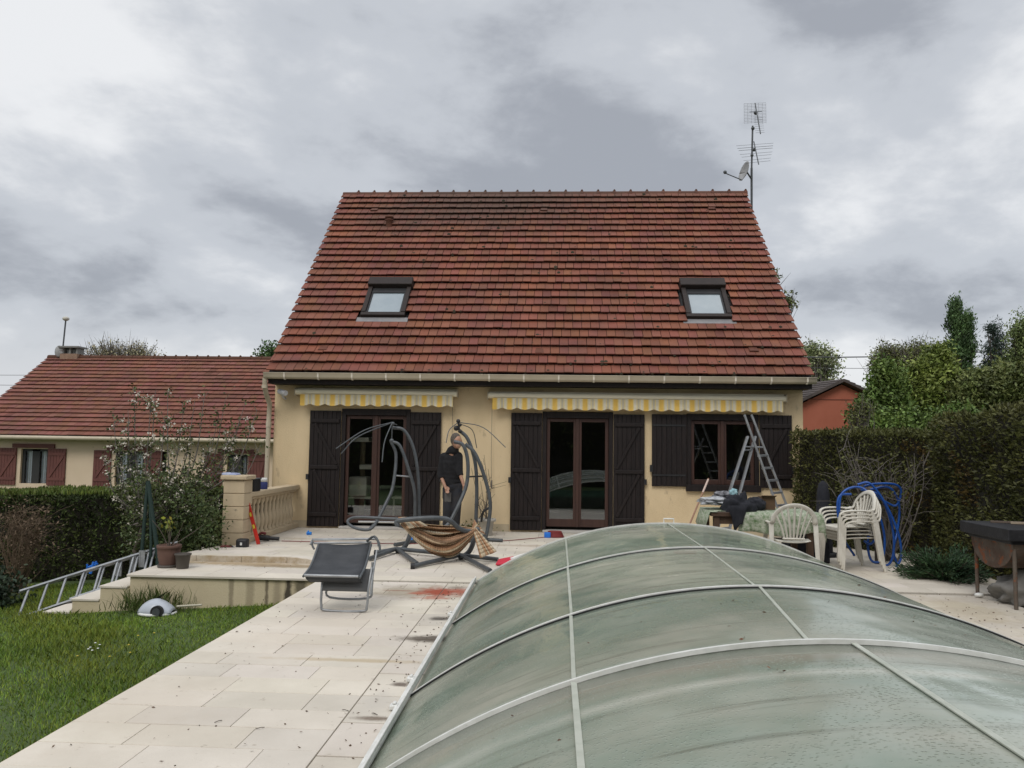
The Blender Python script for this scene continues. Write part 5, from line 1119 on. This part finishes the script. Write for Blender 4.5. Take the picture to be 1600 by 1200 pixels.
# ------------------------------------------------------------------ the man
SK = mat('skin', (.42,.24,.16), (.36,.19,.125), 9, .55)
def man():
    t = thing('person', 'man in a black sweater and dark work trousers bending his head between the steel frames', 'person', (-1.75, 13.6, 0))
    c = at(706, 700, 13.6); X = c.x; Y = 13.6
    def J(px, py, dy=0): q = at(px, py, Y+dy); return q
    def fuse(o, vox, sm=6):
        q = o.modifiers.new('fuse', 'REMESH'); q.mode = 'VOXEL'; q.voxel_size = vox; q.use_smooth_shade = True
        q = o.modifiers.new('soften', 'SMOOTH'); q.iterations = sm; q.factor = .5; return o
    foot_z = .0
    # body: head, neck, forearms, hands, core
    hd = J(714, 690, -.13)
    b = MB(); b.ball(tuple(hd), .098, .86, 1.0, 1.22, 18, 12)
    fd = Vector((.45,-.75,-.45)).normalized()
    b.ball(tuple(hd+fd*.055+Vector((0,0,-.035))), .06, .9, .9, 1.0, 12, 8); b.ball(tuple(hd+fd*.10+Vector((0,0,-.015))), .018, .8, 1, 1.3, 8, 6)
    for s_ in (-1, 1): b.ball(tuple(hd+Vector((s_*.083, .01, -.01))), .024, .5, .8, 1.3, 8, 6)
    nk = J(707, 703, -.02); b.tube([hd+Vector((0,.02,-.05)), nk], .055, 10)
    shL, shR = J(693, 713, 0), J(717, 712, -.05); elL, elR = J(688, 742, -.02), J(718, 738, -.1); wrL, wrR = J(696, 761, -.12), J(724, 756, -.18)
    hip = J(708, 760, .02)
    b.tube([nk, hip], .10, 12)
    for sh, el, wr in ((shL, elL, wrL), (shR, elR, wrR)):
        b.tube([sh, el, wr], .045, 10, r_end=.027)
        d_ = (wr-el).normalized(); pm = wr+d_*.06; b.tube([wr-d_*.01, pm], .030, 8, flat=.65)
        side = d_.cross(Vector((0,1,0))).normalized()
        for k in range(4):
            o_ = side*(.027-.018*k); ln = (.068,.078,.072,.055)[k]; k1 = pm+o_+d_*ln*.5; b.tube([pm+o_*.9-d_*.012, k1, k1+(d_*.85+Vector((.0,-.5,0))).normalized()*ln*.5], .0095, 6, r_end=.0075)
        b.tube([wr+side*.028+d_*.01, wr+side*.05+d_*.045, wr+side*.045+d_*.078], .011, 6, r_end=.009)
    hipL, hipR = hip+Vector((-.075,0,0)), hip+Vector((.075,0,0))
    for hp, kn, an in ((hipL, J(699,797,-.03), J(697,829,.02)), (hipR, J(713,797,-.02), J(712,829,.06))): b.tube([hp, kn, an], .065, 8, r_end=.04)
    body = fuse(b.build('body', SK, t), .0075, 3)
    b = MB(); b.ball(tuple(hd+Vector((-.024,.018,.036))), .104, .90, 1.0, 1.12, 18, 12); fuse(b.build('hair', mat('grey_brown_hair', (.15,.125,.105), (.07,.06,.05), 40, .9, .5, 200), t), .01, 2)
    # sweater
    b = MB(); ch = J(704, 722, .0); ws = J(707, 757, .02)
    for f in range(9):
        q = nk.lerp(ws, f/8); rr = (.06,.105,.15,.165,.165,.16,.155,.152,.15)[f]; b.ball((q.x-.01, q.y, q.z), rr, 1.08, .78, .8, 16, 10)
    b.tube([nk+Vector((0,.0,.045)), nk+Vector((0,0,-.06))], .078, 12, r_end=.13); b.ball(tuple(nk+Vector((.02,-.045,.0))), .10, 1, 1, .8, 14, 8)
    b.ball(tuple(shL+Vector((.012,0,-.01))), .078, seg=12, rings=8); b.ball(tuple(shR+Vector((-.005,0,-.01))), .075, seg=12, rings=8); b.tube([shL.lerp(nk,.15)+Vector((0,0,-.03)), nk.lerp(ch,.55), shR.lerp(nk,.15)+Vector((0,0,-.03))], .08, 12)
    for k in range(5): b.ball((ws.x+.02*math.sin(k*2.1), ws.y-.02, ws.z+.02+.035*k), .150+.008*(k % 2), 1, .72, .14, 14, 6)
    for sh, el, wr in ((shL, elL, wrL), (shR, elR, wrR)): b.tube([sh, el, el.lerp(wr, .30)], .070, 12, r_end=.052)
    fuse(b.build('sweater', mat('black_wool', (.010,.010,.012), (.018,.018,.02), 14, .95, .4, 120), t), .012, 5)
    b = MB(); b.ball((hip.x, hip.y, hip.z+.02), .155, 1.05, .78, .8, 16, 10)
    for hp, kn, an in ((hipL, J(699,797,-.03), J(697,829,.02)), (hipR, J(713,797,-.02), J(712,829,.06))):
        b.tube([hp+Vector((0,0,.03)), kn, an+Vector((0,0,.03))], .098, 12, r_end=.066)
    b.box(hipL.x-.10, hipL.y-.08, hipL.z-.20, hipL.x-.02, hipL.y+.02, hipL.z-.02)
    fuse(b.build('trousers', mat('dark_work_trousers', (.022,.025,.034), (.035,.033,.034), 9, .9, .4, 90), t), .012, 5)
    b = MB(); b.box(hipL.x-.055, hipL.y-.118, hipL.z-.26, hipL.x+.06, hipL.y-.09, hipL.z-.10); b.build('holster_pocket', mat('grey_canvas', (.10,.095,.09), None), t, bevel=.01)
    b = MB()
    for an in (J(697,829,.02), J(712,829,.06)):
        b.tube([(an.x, an.y+.06, .055), (an.x-.01, an.y-.05, .05), (an.x-.015, an.y-.17, .035)], .05, 10, flat=.8, r_end=.038); b.tube([(an.x, an.y+.02, .05), (an.x, an.y+.02, .14)], .055, 10)
    fuse(b.build('shoes', BLACK, t), .01, 3)
    b = MB()
man()
# ------------------------------------------------------------------ potted bare plant by the wall, small things on the terrace
c = G(757, 840); c = Vector((c.x, 13.75, .001)); t = pot('plant_pot', 'white square-rimmed pot with tall bare stems between the two french doors', c, [(.10,0),(.13,.24),(.17,.245),(.17,.29),(.145,.291),(.14,.26),(.001,.255)], mat('dirty_white_pot', (.52,.49,.43), (.35,.32,.27), 6, .8), 'plant')
b = MB(); r = np.random.default_rng(14)
for k in range(9):
    px = 752+r.uniform(-16,16); py = r.uniform(700,790); e_ = at(px, py, 13.75+r.normal()*.05); b.tube([c+Vector((r.normal()*.05, r.normal()*.04, .25)), c.lerp(e_, .5)+Vector((r.normal()*.05,0,.1)), e_], .008, 5, smooth_path=3, r_end=.003)
    for q in range(3): f = .4+.5*r.random(); s_ = c.lerp(e_, f); b.tube([s_, s_+Vector((r.normal()*.12, 0, .08+.06*r.random()))], .004, 4, r_end=.002)
b.build('stems', BARK, t)
b = MB(); b.tube([at(752,815,13.55), at(755,800,13.5), at(765,793,13.5)], .022, 6, smooth_path=4); b.build('handle', BLACK, t)
c = Vector((-1.50, 14.25, 0)); t = thing('weeds', 'low yellowish weeds at the foot of the wall behind the man', 'plant', tuple(c)); leaves('foliage', leafmat('weed_leaf', (0.16,0.17,0.05), (0.1,0.13,0.03)), np.array([(c.x+rng.normal()*.17, c.y+rng.normal()*.05, .01+abs(rng.normal())*.06) for _ in range(500)]), .05, t)
def small_block(px, py, label):
    c = G(px, py); t = thing('clamp_block', label, 'clamp', tuple(c), 'blue plastic blocks on the terrace'); b = MB(); b.box(c.x-.04, c.y, .002, c.x+.04, c.y+.06, .05); b.box(c.x-.025, c.y+.01, .05, c.x+.0, c.y+.04, .075); b.build('block', mat('bright_blue_plastic', (.03,.25,.75), None), t, bevel=.008); b = MB(); b.box(c.x-.02, c.y-.004, .012, c.x+.02, c.y-.001, .035); b.build('slot', BLUE, t)
small_block(482, 836, 'small blue plastic block near the left french door shutter'); small_block(644, 847, 'small blue plastic block under the left swing seat frame')
c = G(865, 841); t = thing('extension_reel', 'red and blue cable reel on the ground in front of the right french door', 'cable reel', tuple(c))
b = MB(); 
for k in range(5): b.tube([(c.x+.02+math.cos(a_)*(.15-.01*k), c.y+.15+math.sin(a_)*(.11-.01*k), .015+.02*k) for a_ in np.linspace(0, 2*PI, 20)[:-1]], .012, 5, closed=True)
b.build('cable', mat('red_cable', (.20,.03,.03), None), t)
b = MB(); b.box(c.x-.16, c.y+.02, .002, c.x-.05, c.y+.12, .09); b.build('plug_box', BLUE, t, bevel=.01)
b = MB(); b.tube([G(*p)+Vector((0,0,.008)) for p in ((440,846),(520,848),(600,850),(650,850),(720,846),(780,846),(820,843),(852,840))], .006, 5, smooth_path=5); tag(b.build('power_cable', mat('red_cable', (.20,.03,.03), None)), 'thin red cable running across the terrace to the reel', 'cable')
b = MB(); b.tube([G(*p)+Vector((0,0,.008)) for p in ((340,858),(420,862),(480,861),(540,858))], .005, 5, smooth_path=5); tag(b.build('power_cable', BLACK), 'thin black cable lying on the terrace from the pillar towards the lounger', 'cable')
c = G(790, 884); t = thing('dustpan', 'red dustpan lying beside the far left corner of the pool cover', 'dustpan', tuple(c))
b = MB(); b.hexa([(c.x-.13,c.y-.04,.01),(c.x+.08,c.y-.08,.01),(c.x+.10,c.y+.14,.01),(c.x-.10,c.y+.12,.01),(c.x-.13,c.y-.04,.03),(c.x+.08,c.y-.08,.05),(c.x+.10,c.y+.14,.11),(c.x-.10,c.y+.12,.07)]); b.build('pan', mat('raspberry_plastic', (.50,.025,.05), None), t, bevel=.008)
b = MB(); b.tube([(c.x+.06,c.y+.05,.08),(c.x+.24,c.y+.16,.13)], .018, 8); b.build('handle', WHITE, t)

# ------------------------------------------------------------------ table with clothes
tbx0, tbx1, tby0, tby1, tz = 2.02, 3.35, 10.35, 11.15, .74
tb_ = thing('garden_table', 'wooden garden table under a green patterned cloth near the kitchen window', 'table', (2.7, 10.75, 0))
WD = mat('brown_wood', (.085,.05,.03), (.06,.035,.022), 6, .7, .3, 40, stretch=(1,1,.3))
b = MB(); b.box(tbx0, tby0, tz-.05, tbx1, tby1, tz); b.build('tabletop', WD, tb_, bevel=.004)
for x_, y_ in ((tbx0+.04,tby0+.03),(tbx1-.11,tby0+.03),(tbx0+.04,tby1-.1),(tbx1-.11,tby1-.1)):
    b = MB(); b.box(x_, y_, 0, x_+.075, y_+.075, tz-.052); b.build('leg', WD, tb_, bevel=.004)
b = MB(); b.box(tbx0+.115, tby0+.05, tz-.15, tbx1-.11, tby0+.075, tz-.052); b.build('apron', WD, tb_)
cl = MB(); CLM = mat('green_leaf_pattern_cloth', (.45,.46,.38), (.10,.17,.07), 26, .85, .1, 90, speck=((.55,.55,.46), 40, .6))
def drape():
    rows = []; xs_ = np.linspace(2.36, 3.42, 34)
    for i, x in enumerate(xs_):
        row = [(x, tby1+.02, tz-.12+.02*math.sin(x*20)), (x, tby1+.015, tz+.004)]
        for j in range(5): row.append((x, tby1-(tby1-tby0)*j/4-.0, tz+.005))
        dr_ = .26+.03*math.sin(x*7)
        for j in range(1, 7): f = j/6; row.append((x, tby0-.015-.022*math.sin(x*26+.5)*f-.01, tz-dr_*f))
        rows.append(row)
    # side drop on the right
    last = rows[-1]; rows.append([(p[0]+.03, p[1], p[2]-.12) for p in last]); return rows
cl.sheet(drape()); rows = []
for i, x in enumerate(np.linspace(1.94, 2.10, 6)): rows.append([(x+.02*math.sin(j), tby0-.02+.8*j/8, tz+.006-(.20 if i == 0 else (.10 if i == 1 else 0))) for j in range(9)])
cl.sheet(rows)
rows = [[(x, tby0+.1+.68*j/8, tz+.007) for j in range(9)] for x in np.linspace(2.08, 2.38, 5)]; cl.sheet(rows)
tag(cl.build('tablecloth', CLM, solid=.004), 'green and white leaf patterned tablecloth hanging over the garden table', 'tablecloth')
def crumple(name, label, cat, c, rx, ry, rz, m, seed=0, amp=.35, ni=22, zmin=None):
    t = thing(name, label, cat, tuple(c)); b = MB(); rows = []
    for i in range(ni+1):
        th = PI*i/ni; row = []
        for j in range(ni*2+1):
            ph = 2*PI*j/(ni*2); v = Vector((math.sin(th)*math.cos(ph), math.sin(th)*math.sin(ph), math.cos(th)))
            k = 1+amp*mnoise.noise(v*2.2+Vector((seed*7.7,0,0)))+amp*.6*abs(mnoise.noise(v*5+Vector((0,seed*3.1,0))))
            p = Vector((v.x*rx*k, v.y*ry*k, v.z*rz*k))
            if zmin is not None: p.z = max(p.z, zmin)
            row.append(tuple(Vector(c)+p))
        rows.append(row)
    b.sheet(rows); b.build('fabric' if cat != 'bag' else 'sack', m, t); return t
NAVY = mat('black_cloth', (.012,.013,.018), (.022,.023,.03), 10, .9, .4, 60)
jk = crumple('jacket', 'black jacket draped over the front edge of the garden table', 'jacket', at(1155, 795, 10.5), .17, .12, .17, NAVY, 1, .5)
b = MB(); rows = [[at(1137+31*f_2, 790+ (0 if k == 0 else k*7+6*math.sin(f_2*9+k)*(k/5)), 10.30-.02*math.sin(f_2*12)) for f_2 in np.linspace(.5-.5*(1-k*.14), .5+.5*(1-k*.11), 10)] for k in range(6)]
b.sheet(rows); b.build('sleeve', NAVY, jk, solid=.012)
crumple('backpack', 'black bag on the garden table right of the jacket', 'bag', at(1180, 789, 10.75), .13, .12, .10, NAVY, 3, .3)
crumple('shirt', 'grey and white crumpled shirt on the left part of the garden table', 'clothing', at(1118, 783, 10.75), .20, .14, .045, mat('grey_cloth', (.22,.23,.25), (.50,.51,.52), 16, .9, .3, 50), 5, .6)
crumple('towel', 'pale turquoise cloth lying on top of the clothes pile', 'cloth', at(1146, 771, 10.7), .05, .05, .06, mat('turquoise_cloth', (.22,.38,.42), (.30,.45,.48), 16, .9), 6, .4)
crumple('dark_garment', 'dark garment with a white edge bunched behind the grey shirt', 'clothing', at(1133, 774, 10.95), .14, .1, .05, mat('dark_white_cloth', (.03,.03,.035), (.28,.28,.30), 22, .9), 8, .6)
c = at(1197, 795, 10.9); t = thing('cardboard_box', 'open brown cardboard box on the garden table', 'box', (c.x, 10.9, .745))
CB = mat('cardboard', (.13,.08,.045), (.10,.06,.035), 5, .9); b = MB(); z0 = .748; z1 = z0+.17; x0, x1 = c.x-.08, c.x+.10
b.box(x0,10.82,z0,x1,10.83,z1); b.box(x0,11.02,z0,x1,11.03,z1); b.box(x0,10.83,z0,x0+.008,11.02,z1); b.box(x1-.008,10.83,z0,x1,11.02,z1); b.box(x0+.008,10.83,z0,x1-.008,11.02,z0+.008); b.build('carton', CB, t)
b = MB(); b.hexa([(x0,10.815,z1),(x1,10.815,z1),(x1,10.82,z1),(x0,10.82,z1),(x0-.01,10.76,z1+.02),(x1+.01,10.76,z1+.02),(x1+.01,10.765,z1+.025),(x0-.01,10.765,z1+.025)]); b.build('flap', CB, t)
bm = thing('broom', 'broom with a pale handle leaning towards the wall below the window', 'broom', (1.75, 11.5, 0))
h0 = at(1107, 748, 12.2); h1 = at(1078, 818, 11.6); h2 = h1+(h1-h0)*.25
b = MB(); b.tube([h0, h2], .013, 7); b.build('handle', mat('worn_wood', (.30,.17,.11), None), bm); b = MB(); b.tube([h0+(h1-h0)*.02, h0.lerp(h1, .32)], .0155, 7); b.build('sleeve', mat('pink_plastic', (.55,.42,.36), None), bm)
b = MB(); b.box(h2.x-.15, h2.y-.03, .06, h2.x+.15, h2.y+.03, .10); b.build('head', RED, bm)
# stepladder
sl = thing('stepladder', 'tall folding aluminium ladder opened like an A in front of the kitchen window', 'ladder', (2.9, 12.3, 0))
def rail(p, q, name='rail'): b = MB(); b.bar(p, q, .028, .06, up=(0,1,.2)); b.build(name, ALU, sl)
Lt = [at(1163,648,12.25), at(1174,648,12.45)]; Lb = [at(1214,792,12.25), at(1230,792,12.45)]
ext = []
for a_, c_ in zip(Lt, Lb):
    d_ = (c_-a_)/(c_.z-a_.z); e_ = a_+d_*(0-a_.z); ext.append(e_); rail(a_, e_)
for k in range(8):
    f = .30+.09*k
    p, q = Lt[0].lerp(ext[0], f), Lt[1].lerp(ext[1], f)
    if f < 1: b = MB(); b.bar(p, q, .055, .03); b.build('rung', ALU, sl)
Mt = [at(1168,682,12.2), at(1180,682,12.4)]; Mb = [at(1141,765,12.0), at(1157,765,12.2)]; ext2 = []
for a_, c_ in zip(Mt, Mb): d_ = (c_-a_)/(c_.z-a_.z); e_ = a_+d_*(0-a_.z); ext2.append(e_); rail(a_, e_)
for k in range(6):
    f = .12+.4*(k > 0)+.13*k
    if f < 1: b = MB(); b.tube([Mt[0].lerp(ext2[0], f), Mt[1].lerp(ext2[1], f)], .014, 6); b.build('rung', ALU, sl)
b = MB(); b.tube([at(1163,698,12.2), at(1191,699,12.4)], .014, 6); b.build('hinge_bar', ALU, sl)

# ------------------------------------------------------------------ plastic chairs
def chair(label, group=None):
    t = thing('garden_chair', label, 'chair', (0,0,0), group)       # faces +Y, origin on the floor
    b = MB(); rows = []
    for i in range(9):
        y = -.20+.42*i/8; rows.append([(x, y, .42+.05*(abs(x)/.22)**3*.35-.015*math.cos(x*6)+(.02*(i/8)**3*-1)) for x in np.linspace(-.21-.02*i/8, .21+.02*i/8, 11)])
    b.sheet(rows); b.build('seat', WPLAST, t, solid=.008)
    b = MB(); b.box(-.23, .205, .37, .23, .22, .42); b.build('seat_front', WPLAST, t, bevel=.006)
    def arch_(u): a_ = PI*u; x = -.255*math.cos(a_)*(1+.0*math.sin(a_)); z = .60+.27*math.sin(a_)**.8; y = -.22-.10*math.sin(a_); return Vector((x, y, z))
    b = MB(); b.tube([Vector((-.27,-.12,.63))]+[arch_(.04+.92*k/14) for k in range(15)]+[Vector((.27,-.12,.63))], .033, 8, smooth_path=2, flat=.4); b.build('back_frame', WPLAST, t)
    for k in range(7):
        u = (k-3)/3; bot = Vector((u*.105, -.205, .44)); tp = arch_(.5+u*.33); md = bot.lerp(tp, .5)+Vector((u*-.012, -.012, 0))
        b = MB(); b.tube([bot, md, tp], .0145, 6, smooth_path=4, flat=.5); b.build('back_slat', WPLAST, t)
    b = MB(); b.tube([(-.13,-.205,.455),(.13,-.205,.455)], .03, 8, flat=.4); b.build('lower_back_rail', WPLAST, t)
    for s_ in (-1, 1):
        b = MB(); b.tube([(s_*.262,-.18,.64),(s_*.285,-.02,.645),(s_*.285,.14,.64),(s_*.272,.22,.60),(s_*.262,.225,.50)], .027, 8, smooth_path=3, flat=.45); b.build('armrest', WPLAST, t)
        b = MB(); b.bar((s_*.262,.225,.56), (s_*.285,.265,0), .055, .03, up=(0,1,0), w1=.045, h1=.026); b.build('leg', WPLAST, t, bevel=.008)
        b = MB(); b.bar((s_*.262,-.20,.66), (s_*.275,-.30,0), .06, .035, up=(0,1,0), w1=.045, h1=.028); b.build('leg', WPLAST, t, bevel=.008)
    return t
ch = chair('single white plastic garden chair with its fan back towards us, right of the table')
ch.location = (at(1236, 830, 10.25).x, 10.28, 0); ch.rotation_euler = (0,0,math.radians(-6))
labs = ['lowest of the four stacked white plastic chairs', 'second white plastic chair from the bottom of the stack', 'third white plastic chair from the bottom of the stack', 'topmost of the four stacked white plastic chairs']
for k in range(4):
    o = dup(ch); o['label'] = labs[k]; o['group'] = 'white plastic chairs stacked beside the blue hose'
    a_ = math.radians(98); f_dir = Vector((-math.sin(a_), math.cos(a_), 0))
    o.location = Vector((3.93, 10.78, 0))+f_dir*.022*k+Vector((0,0,.045*k)); o.rotation_euler = (0, 0, a_)
# dark bin behind the chairs
c = Vector((3.98, 12.0, 0)); t = thing('parasol_cover', 'tall black covered object standing between the ladder and the chair stack', 'covered object', tuple(c))
b = MB(); b.lathe([(.14,0),(.15,.1),(.13,.5),(.11,.9),(.08,1.05),(.02,1.1)], tuple(c), 14, sx=.8); b.build('cover', NAVY, t); b = MB(); b.lathe([(.2,0),(.2,.05),(.15,.06)], tuple(c), 14); b.build('base', BLACK, t)
c = at(1262, 830, 11.2); t = thing('storage_box', 'dark blue-black box half hidden behind the single chair', 'box', (c.x, 11.2, 0)); b = MB(); b.box(c.x-.25, 11.2, .002, c.x+.3, 11.6, .55); b.build('body', NAVY, t, bevel=.02); b = MB(); b.box(c.x-.27, 11.18, .551, c.x+.32, 11.62, .60); b.build('lid', mat('dark_blue_plastic', (.02,.025,.05), None), t, bevel=.01)
# blue hose
hs = thing('pool_hose', 'bright blue pool hose hanging in loose coils in front of the hedge', 'hose', (4.45, 11.2, 0))
HB = mat('blue_hose', (.010,.085,.36), (.008,.055,.26), 9, .4, spec=.5)
def hose(pts, r_=.016):
    b = MB(); b.tube([at(*p) for p in pts], r_, 8, smooth_path=6); b.build('coil', HB, hs)
hose([(1330,772,11.0),(1312,775,11.0),(1309,800,11.0),(1318,840,11.05),(1335,868,11.1)])
hose([(1311,800,11.0),(1315,772,11.0),(1335,761,11.0),(1355,768,10.9),(1372,800,10.9),(1382,840,10.9),(1378,874,10.95),(1362,876,11.0),(1356,850,11.1),(1362,810,11.1)])
hose([(1340,757,11.0),(1360,756,10.95),(1385,790,10.95),(1404,835,10.95),(1408,870,11),(1400,886,11.05)])
hose([(1345,765,11.1),(1375,775,11.05),(1392,815,11.05),(1397,850,11.05),(1392,878,11.1),(1378,886,11.15)])
hose([(1350,760,11.0),(1368,756,11.1),(1398,757,11.2),(1408,768,11.25),(1400,790,11.3),(1380,782,11.3),(1360,770,11.2)])
hose([(1360,765,11.2),(1390,762,11.2),(1405,790,11.3),(1402,830,11.3),(1396,860,11.2),(1402,884,11.2)])
hose([(1352,768,10.95),(1366,800,11.0),(1370,835,11.0),(1360,850,11.05),(1350,845,11.1)])
b = MB(); q = at(1370, 765, 11.25); b.tube([(q.x,11.3,0),(q.x,11.28,q.z)], .03, 8); b.tube([(q.x-.25,11.24,q.z),(q.x+.3,11.26,q.z+.02)], .025, 8); b.build('hanger', BARK, hs)
# barbecue
bq = thing('barbecue', 'rusty half-drum barbecue with a black top on thin metal legs at the right edge', 'barbecue', (5.1, 8.9, 0))
RUST = mat('rusty_steel', (.075,.042,.028), (.12,.10,.08), 5, .75, .3, 30, speck=((.20,.06,.02), 8, .55)); BLK = mat('sooty_black', (.012,.012,.014), (.022,.022,.025), 8, .6, .2, 40)
q0 = at(1512, 850, 9.0); q1 = at(1572, 860, 8.35)
bx0, bx1, by0, by1 = 4.56, 5.7, 8.25, 9.05
b = MB(); n_ = 16; vs = []
for yy in (by0, by1):
    pass
prof_ = [(by0+.4-.4*math.cos(PI*k/n_), .64-.28*math.sin(PI*k/n_)) for k in range(n_+1)]
b.sheet([[(x, y, z) for y, z in prof_] for x in (bx0+.03, bx1)]); b.add([(bx0+.03, y, z) for y, z in prof_], [tuple(range(n_+1))]); b.add([(bx1, y, z) for y, z in prof_], [tuple(range(n_+1))]); b.build('drum', RUST, bq)
b = MB(); b.box(bx0-.06, by0-.08, .68, bx1, by1+.06, .80); b.box(bx0, by0-.02, .641, bx1, by1, .679); b.build('lid', BLK, bq, bevel=.01)
for x_, y_ in ((bx0+.05,by0+.02),(bx0+.05,by1-.06),(bx1-.1,by0+.02),(bx1-.1,by1-.06)):
    b = MB(); b.tube([(x_, y_, .60), (x_+.0, y_, 0)], .02, 8); b.build('leg', RUST, bq)
pk = thing('wooden_slats', 'pale wooden slats lying across the black top of the barbecue', 'wood', (5.2, 8.6, .8)); PW = mat('pale_raw_wood', (.36,.30,.22), (.27,.21,.15), 6, .8, .2, 40)
b = MB(); b.bar((4.85,8.75,.815),(5.75,8.30,.83), .06, .02); b.build('slat', PW, pk); b = MB(); b.bar((4.72,8.9,.812),(5.35,8.65,.815), .05, .018); b.build('slat', mat('brown_slat', (.12,.09,.07), None), pk)
c = Vector((5.0, 8.62, .13)); crumple('tarpaulin', 'grey crumpled tarpaulin bundle under the barbecue', 'bag', c, .38, .22, .20, mat('grey_tarpaulin', (.19,.18,.165), (.13,.125,.115), 4, .7, .3, 20), 9, .4, zmin=-.125)
c = G(1530, 934); t = thing('paper_scrap', 'small white crumpled scrap lying near the barbecue leg', 'litter', tuple(c)); b = MB(); b.ball((c.x,c.y,.03), .035, 1.5, 1, .7, 7, 4); b.build('scrap', WHITE, t)
b = MB(); b.box(4.75, .2, -.3, 6.2, 9.6, -.03); b.box(4.75, 9.6, -.3, 5.6, 9.7, -.03); struct(b.build('soil_bed', mat('dark_soil', (.035,.028,.02), (.02,.017,.013), 6, .95, .6, 20)))

# ------------------------------------------------------------------ leaf litter and overhead lines
P, H_ = [], []
r = np.random.default_rng(77)
for k in range(95): P.append((r.uniform(-2.6,-.95), 3+6*r.random()**.7, .006))
for k in range(260): x = r.uniform(3.7,4.7); P.append((x, r.uniform(3,9), .006))
for k in range(110): P.append((r.uniform(-4.6,2.5), r.uniform(10.8,14.3), .008))
for k in range(46): P.append((-1.02+r.normal()*.10, r.uniform(3.4,8.8), .008))
P = np.array(P); n = len(P); g_ = .6+.8*r.random(n)
tag(leaves('leaf_litter', mat('dead_leaf', (.15,.095,.06), (.09,.06,.04), 9, .85, tint=1), P, .024, None, D=np.stack([r.normal(size=n), r.normal(size=n), np.full(n, .05)], 1), aspect=.35+.3*r.random(), jitter=.15, tints=np.stack([g_]*3, 1)), 'dead leaves and crumbs scattered over the paving', None, None, 'stuff')
P2 = np.array([(-1.9+.55*r.normal(), r.uniform(3.3, 8.9), .005) for _ in range(70)]+[(r.uniform(-4.7,3), r.uniform(9.4,14.2), .006) for _ in range(260)]+[(-.97+abs(r.normal())*-.07, r.uniform(3,9), .006) for _ in range(90)]); P2 = P2[P2[:,0] < 3.4]; n = len(P2)
tag(leaves('dirt_crumbs', mat('crumb_soil', (.12,.09,.06), (.06,.045,.035), 9, .9, tint=1), P2, .013, None, D=np.stack([r.normal(size=n), r.normal(size=n), np.full(n, .1)], 1), aspect=.8, jitter=.2), 'small crumbs of soil and debris on the paving', None, None, 'stuff')
b = MB()
for k in range(6):
    c_ = G(*((400,1140),(335,1130),(545,1112),(590,1118),(545,992),(420,985))[k]); a_ = r.uniform(0, 3); b.tube([c_+Vector((0,0,.004)), c_+Vector((math.cos(a_)*.03, math.sin(a_)*.015, .010)), c_+Vector((math.cos(a_)*.045, math.sin(a_)*.045, .005))], .002, 4, smooth_path=3)
tag(b.build('twigs', BARK), 'few thin twigs lying on the paving', None, None, 'stuff')
P = []
for k in range(60):
    y = r.uniform(2.1, 8.8); x = r.uniform(-.5, 3.2); g_ = 0 if y > 7.01 else (.006 if y > 5.02 else (.022 if y > 3.66 else .016)); P.append((x, y, archz(x, .70+g_, 2.2+g_*.6)-.004))
for cxy in ((.95,4.6),(2.0,4.3),(.9,3.3)):
    for k in range(5): x, y = cxy[0]+r.normal()*.06, cxy[1]+r.normal()*.05; g_ = .022 if y > 3.66 else .016; P.append((x, y, archz(x, .70+g_, 2.2+g_*.6)-.003))
P = np.array(P); n = len(P)
tag(leaves('leaf_litter', MATS['dead_leaf'], P, .022, None, D=np.stack([r.normal(size=n), r.normal(size=n)*.4, np.full(n, .15)], 1), aspect=.35, jitter=.2), 'small dead leaves stuck on the pool cover panels', None, None, 'stuff')
CB_ = mat('cable_grey', (.10,.10,.11), None)
def wire(p, q, sag, label, r_=.012):
    b = MB(); p, q = Vector(p), Vector(q); b.tube([p.lerp(q, k/16)-Vector((0,0,sag*4*(k/16)*(1-k/16))) for k in range(17)], r_, 4); tag(b.build('power_line', CB_), label, 'power line', 'overhead lines')
wire(at(1240,558,36), at(1700,532,50), .3, 'upper dark overhead line crossing the sky right of the main house', .028)
wire(at(1240,574,36), at(1700,556,50), .3, 'lower thin overhead line right of the main house', .012)
wire(at(-80,585,55), at(200,583,60), .1, 'uppermost overhead line left of the low neighbouring roof', .016)
wire(at(-80,600,55), at(200,600,60), .1, 'middle overhead line left of the low neighbouring roof', .016)
wire(at(-80,615,55), at(200,620,60), .1, 'lowest overhead line left of the low neighbouring roof', .016)
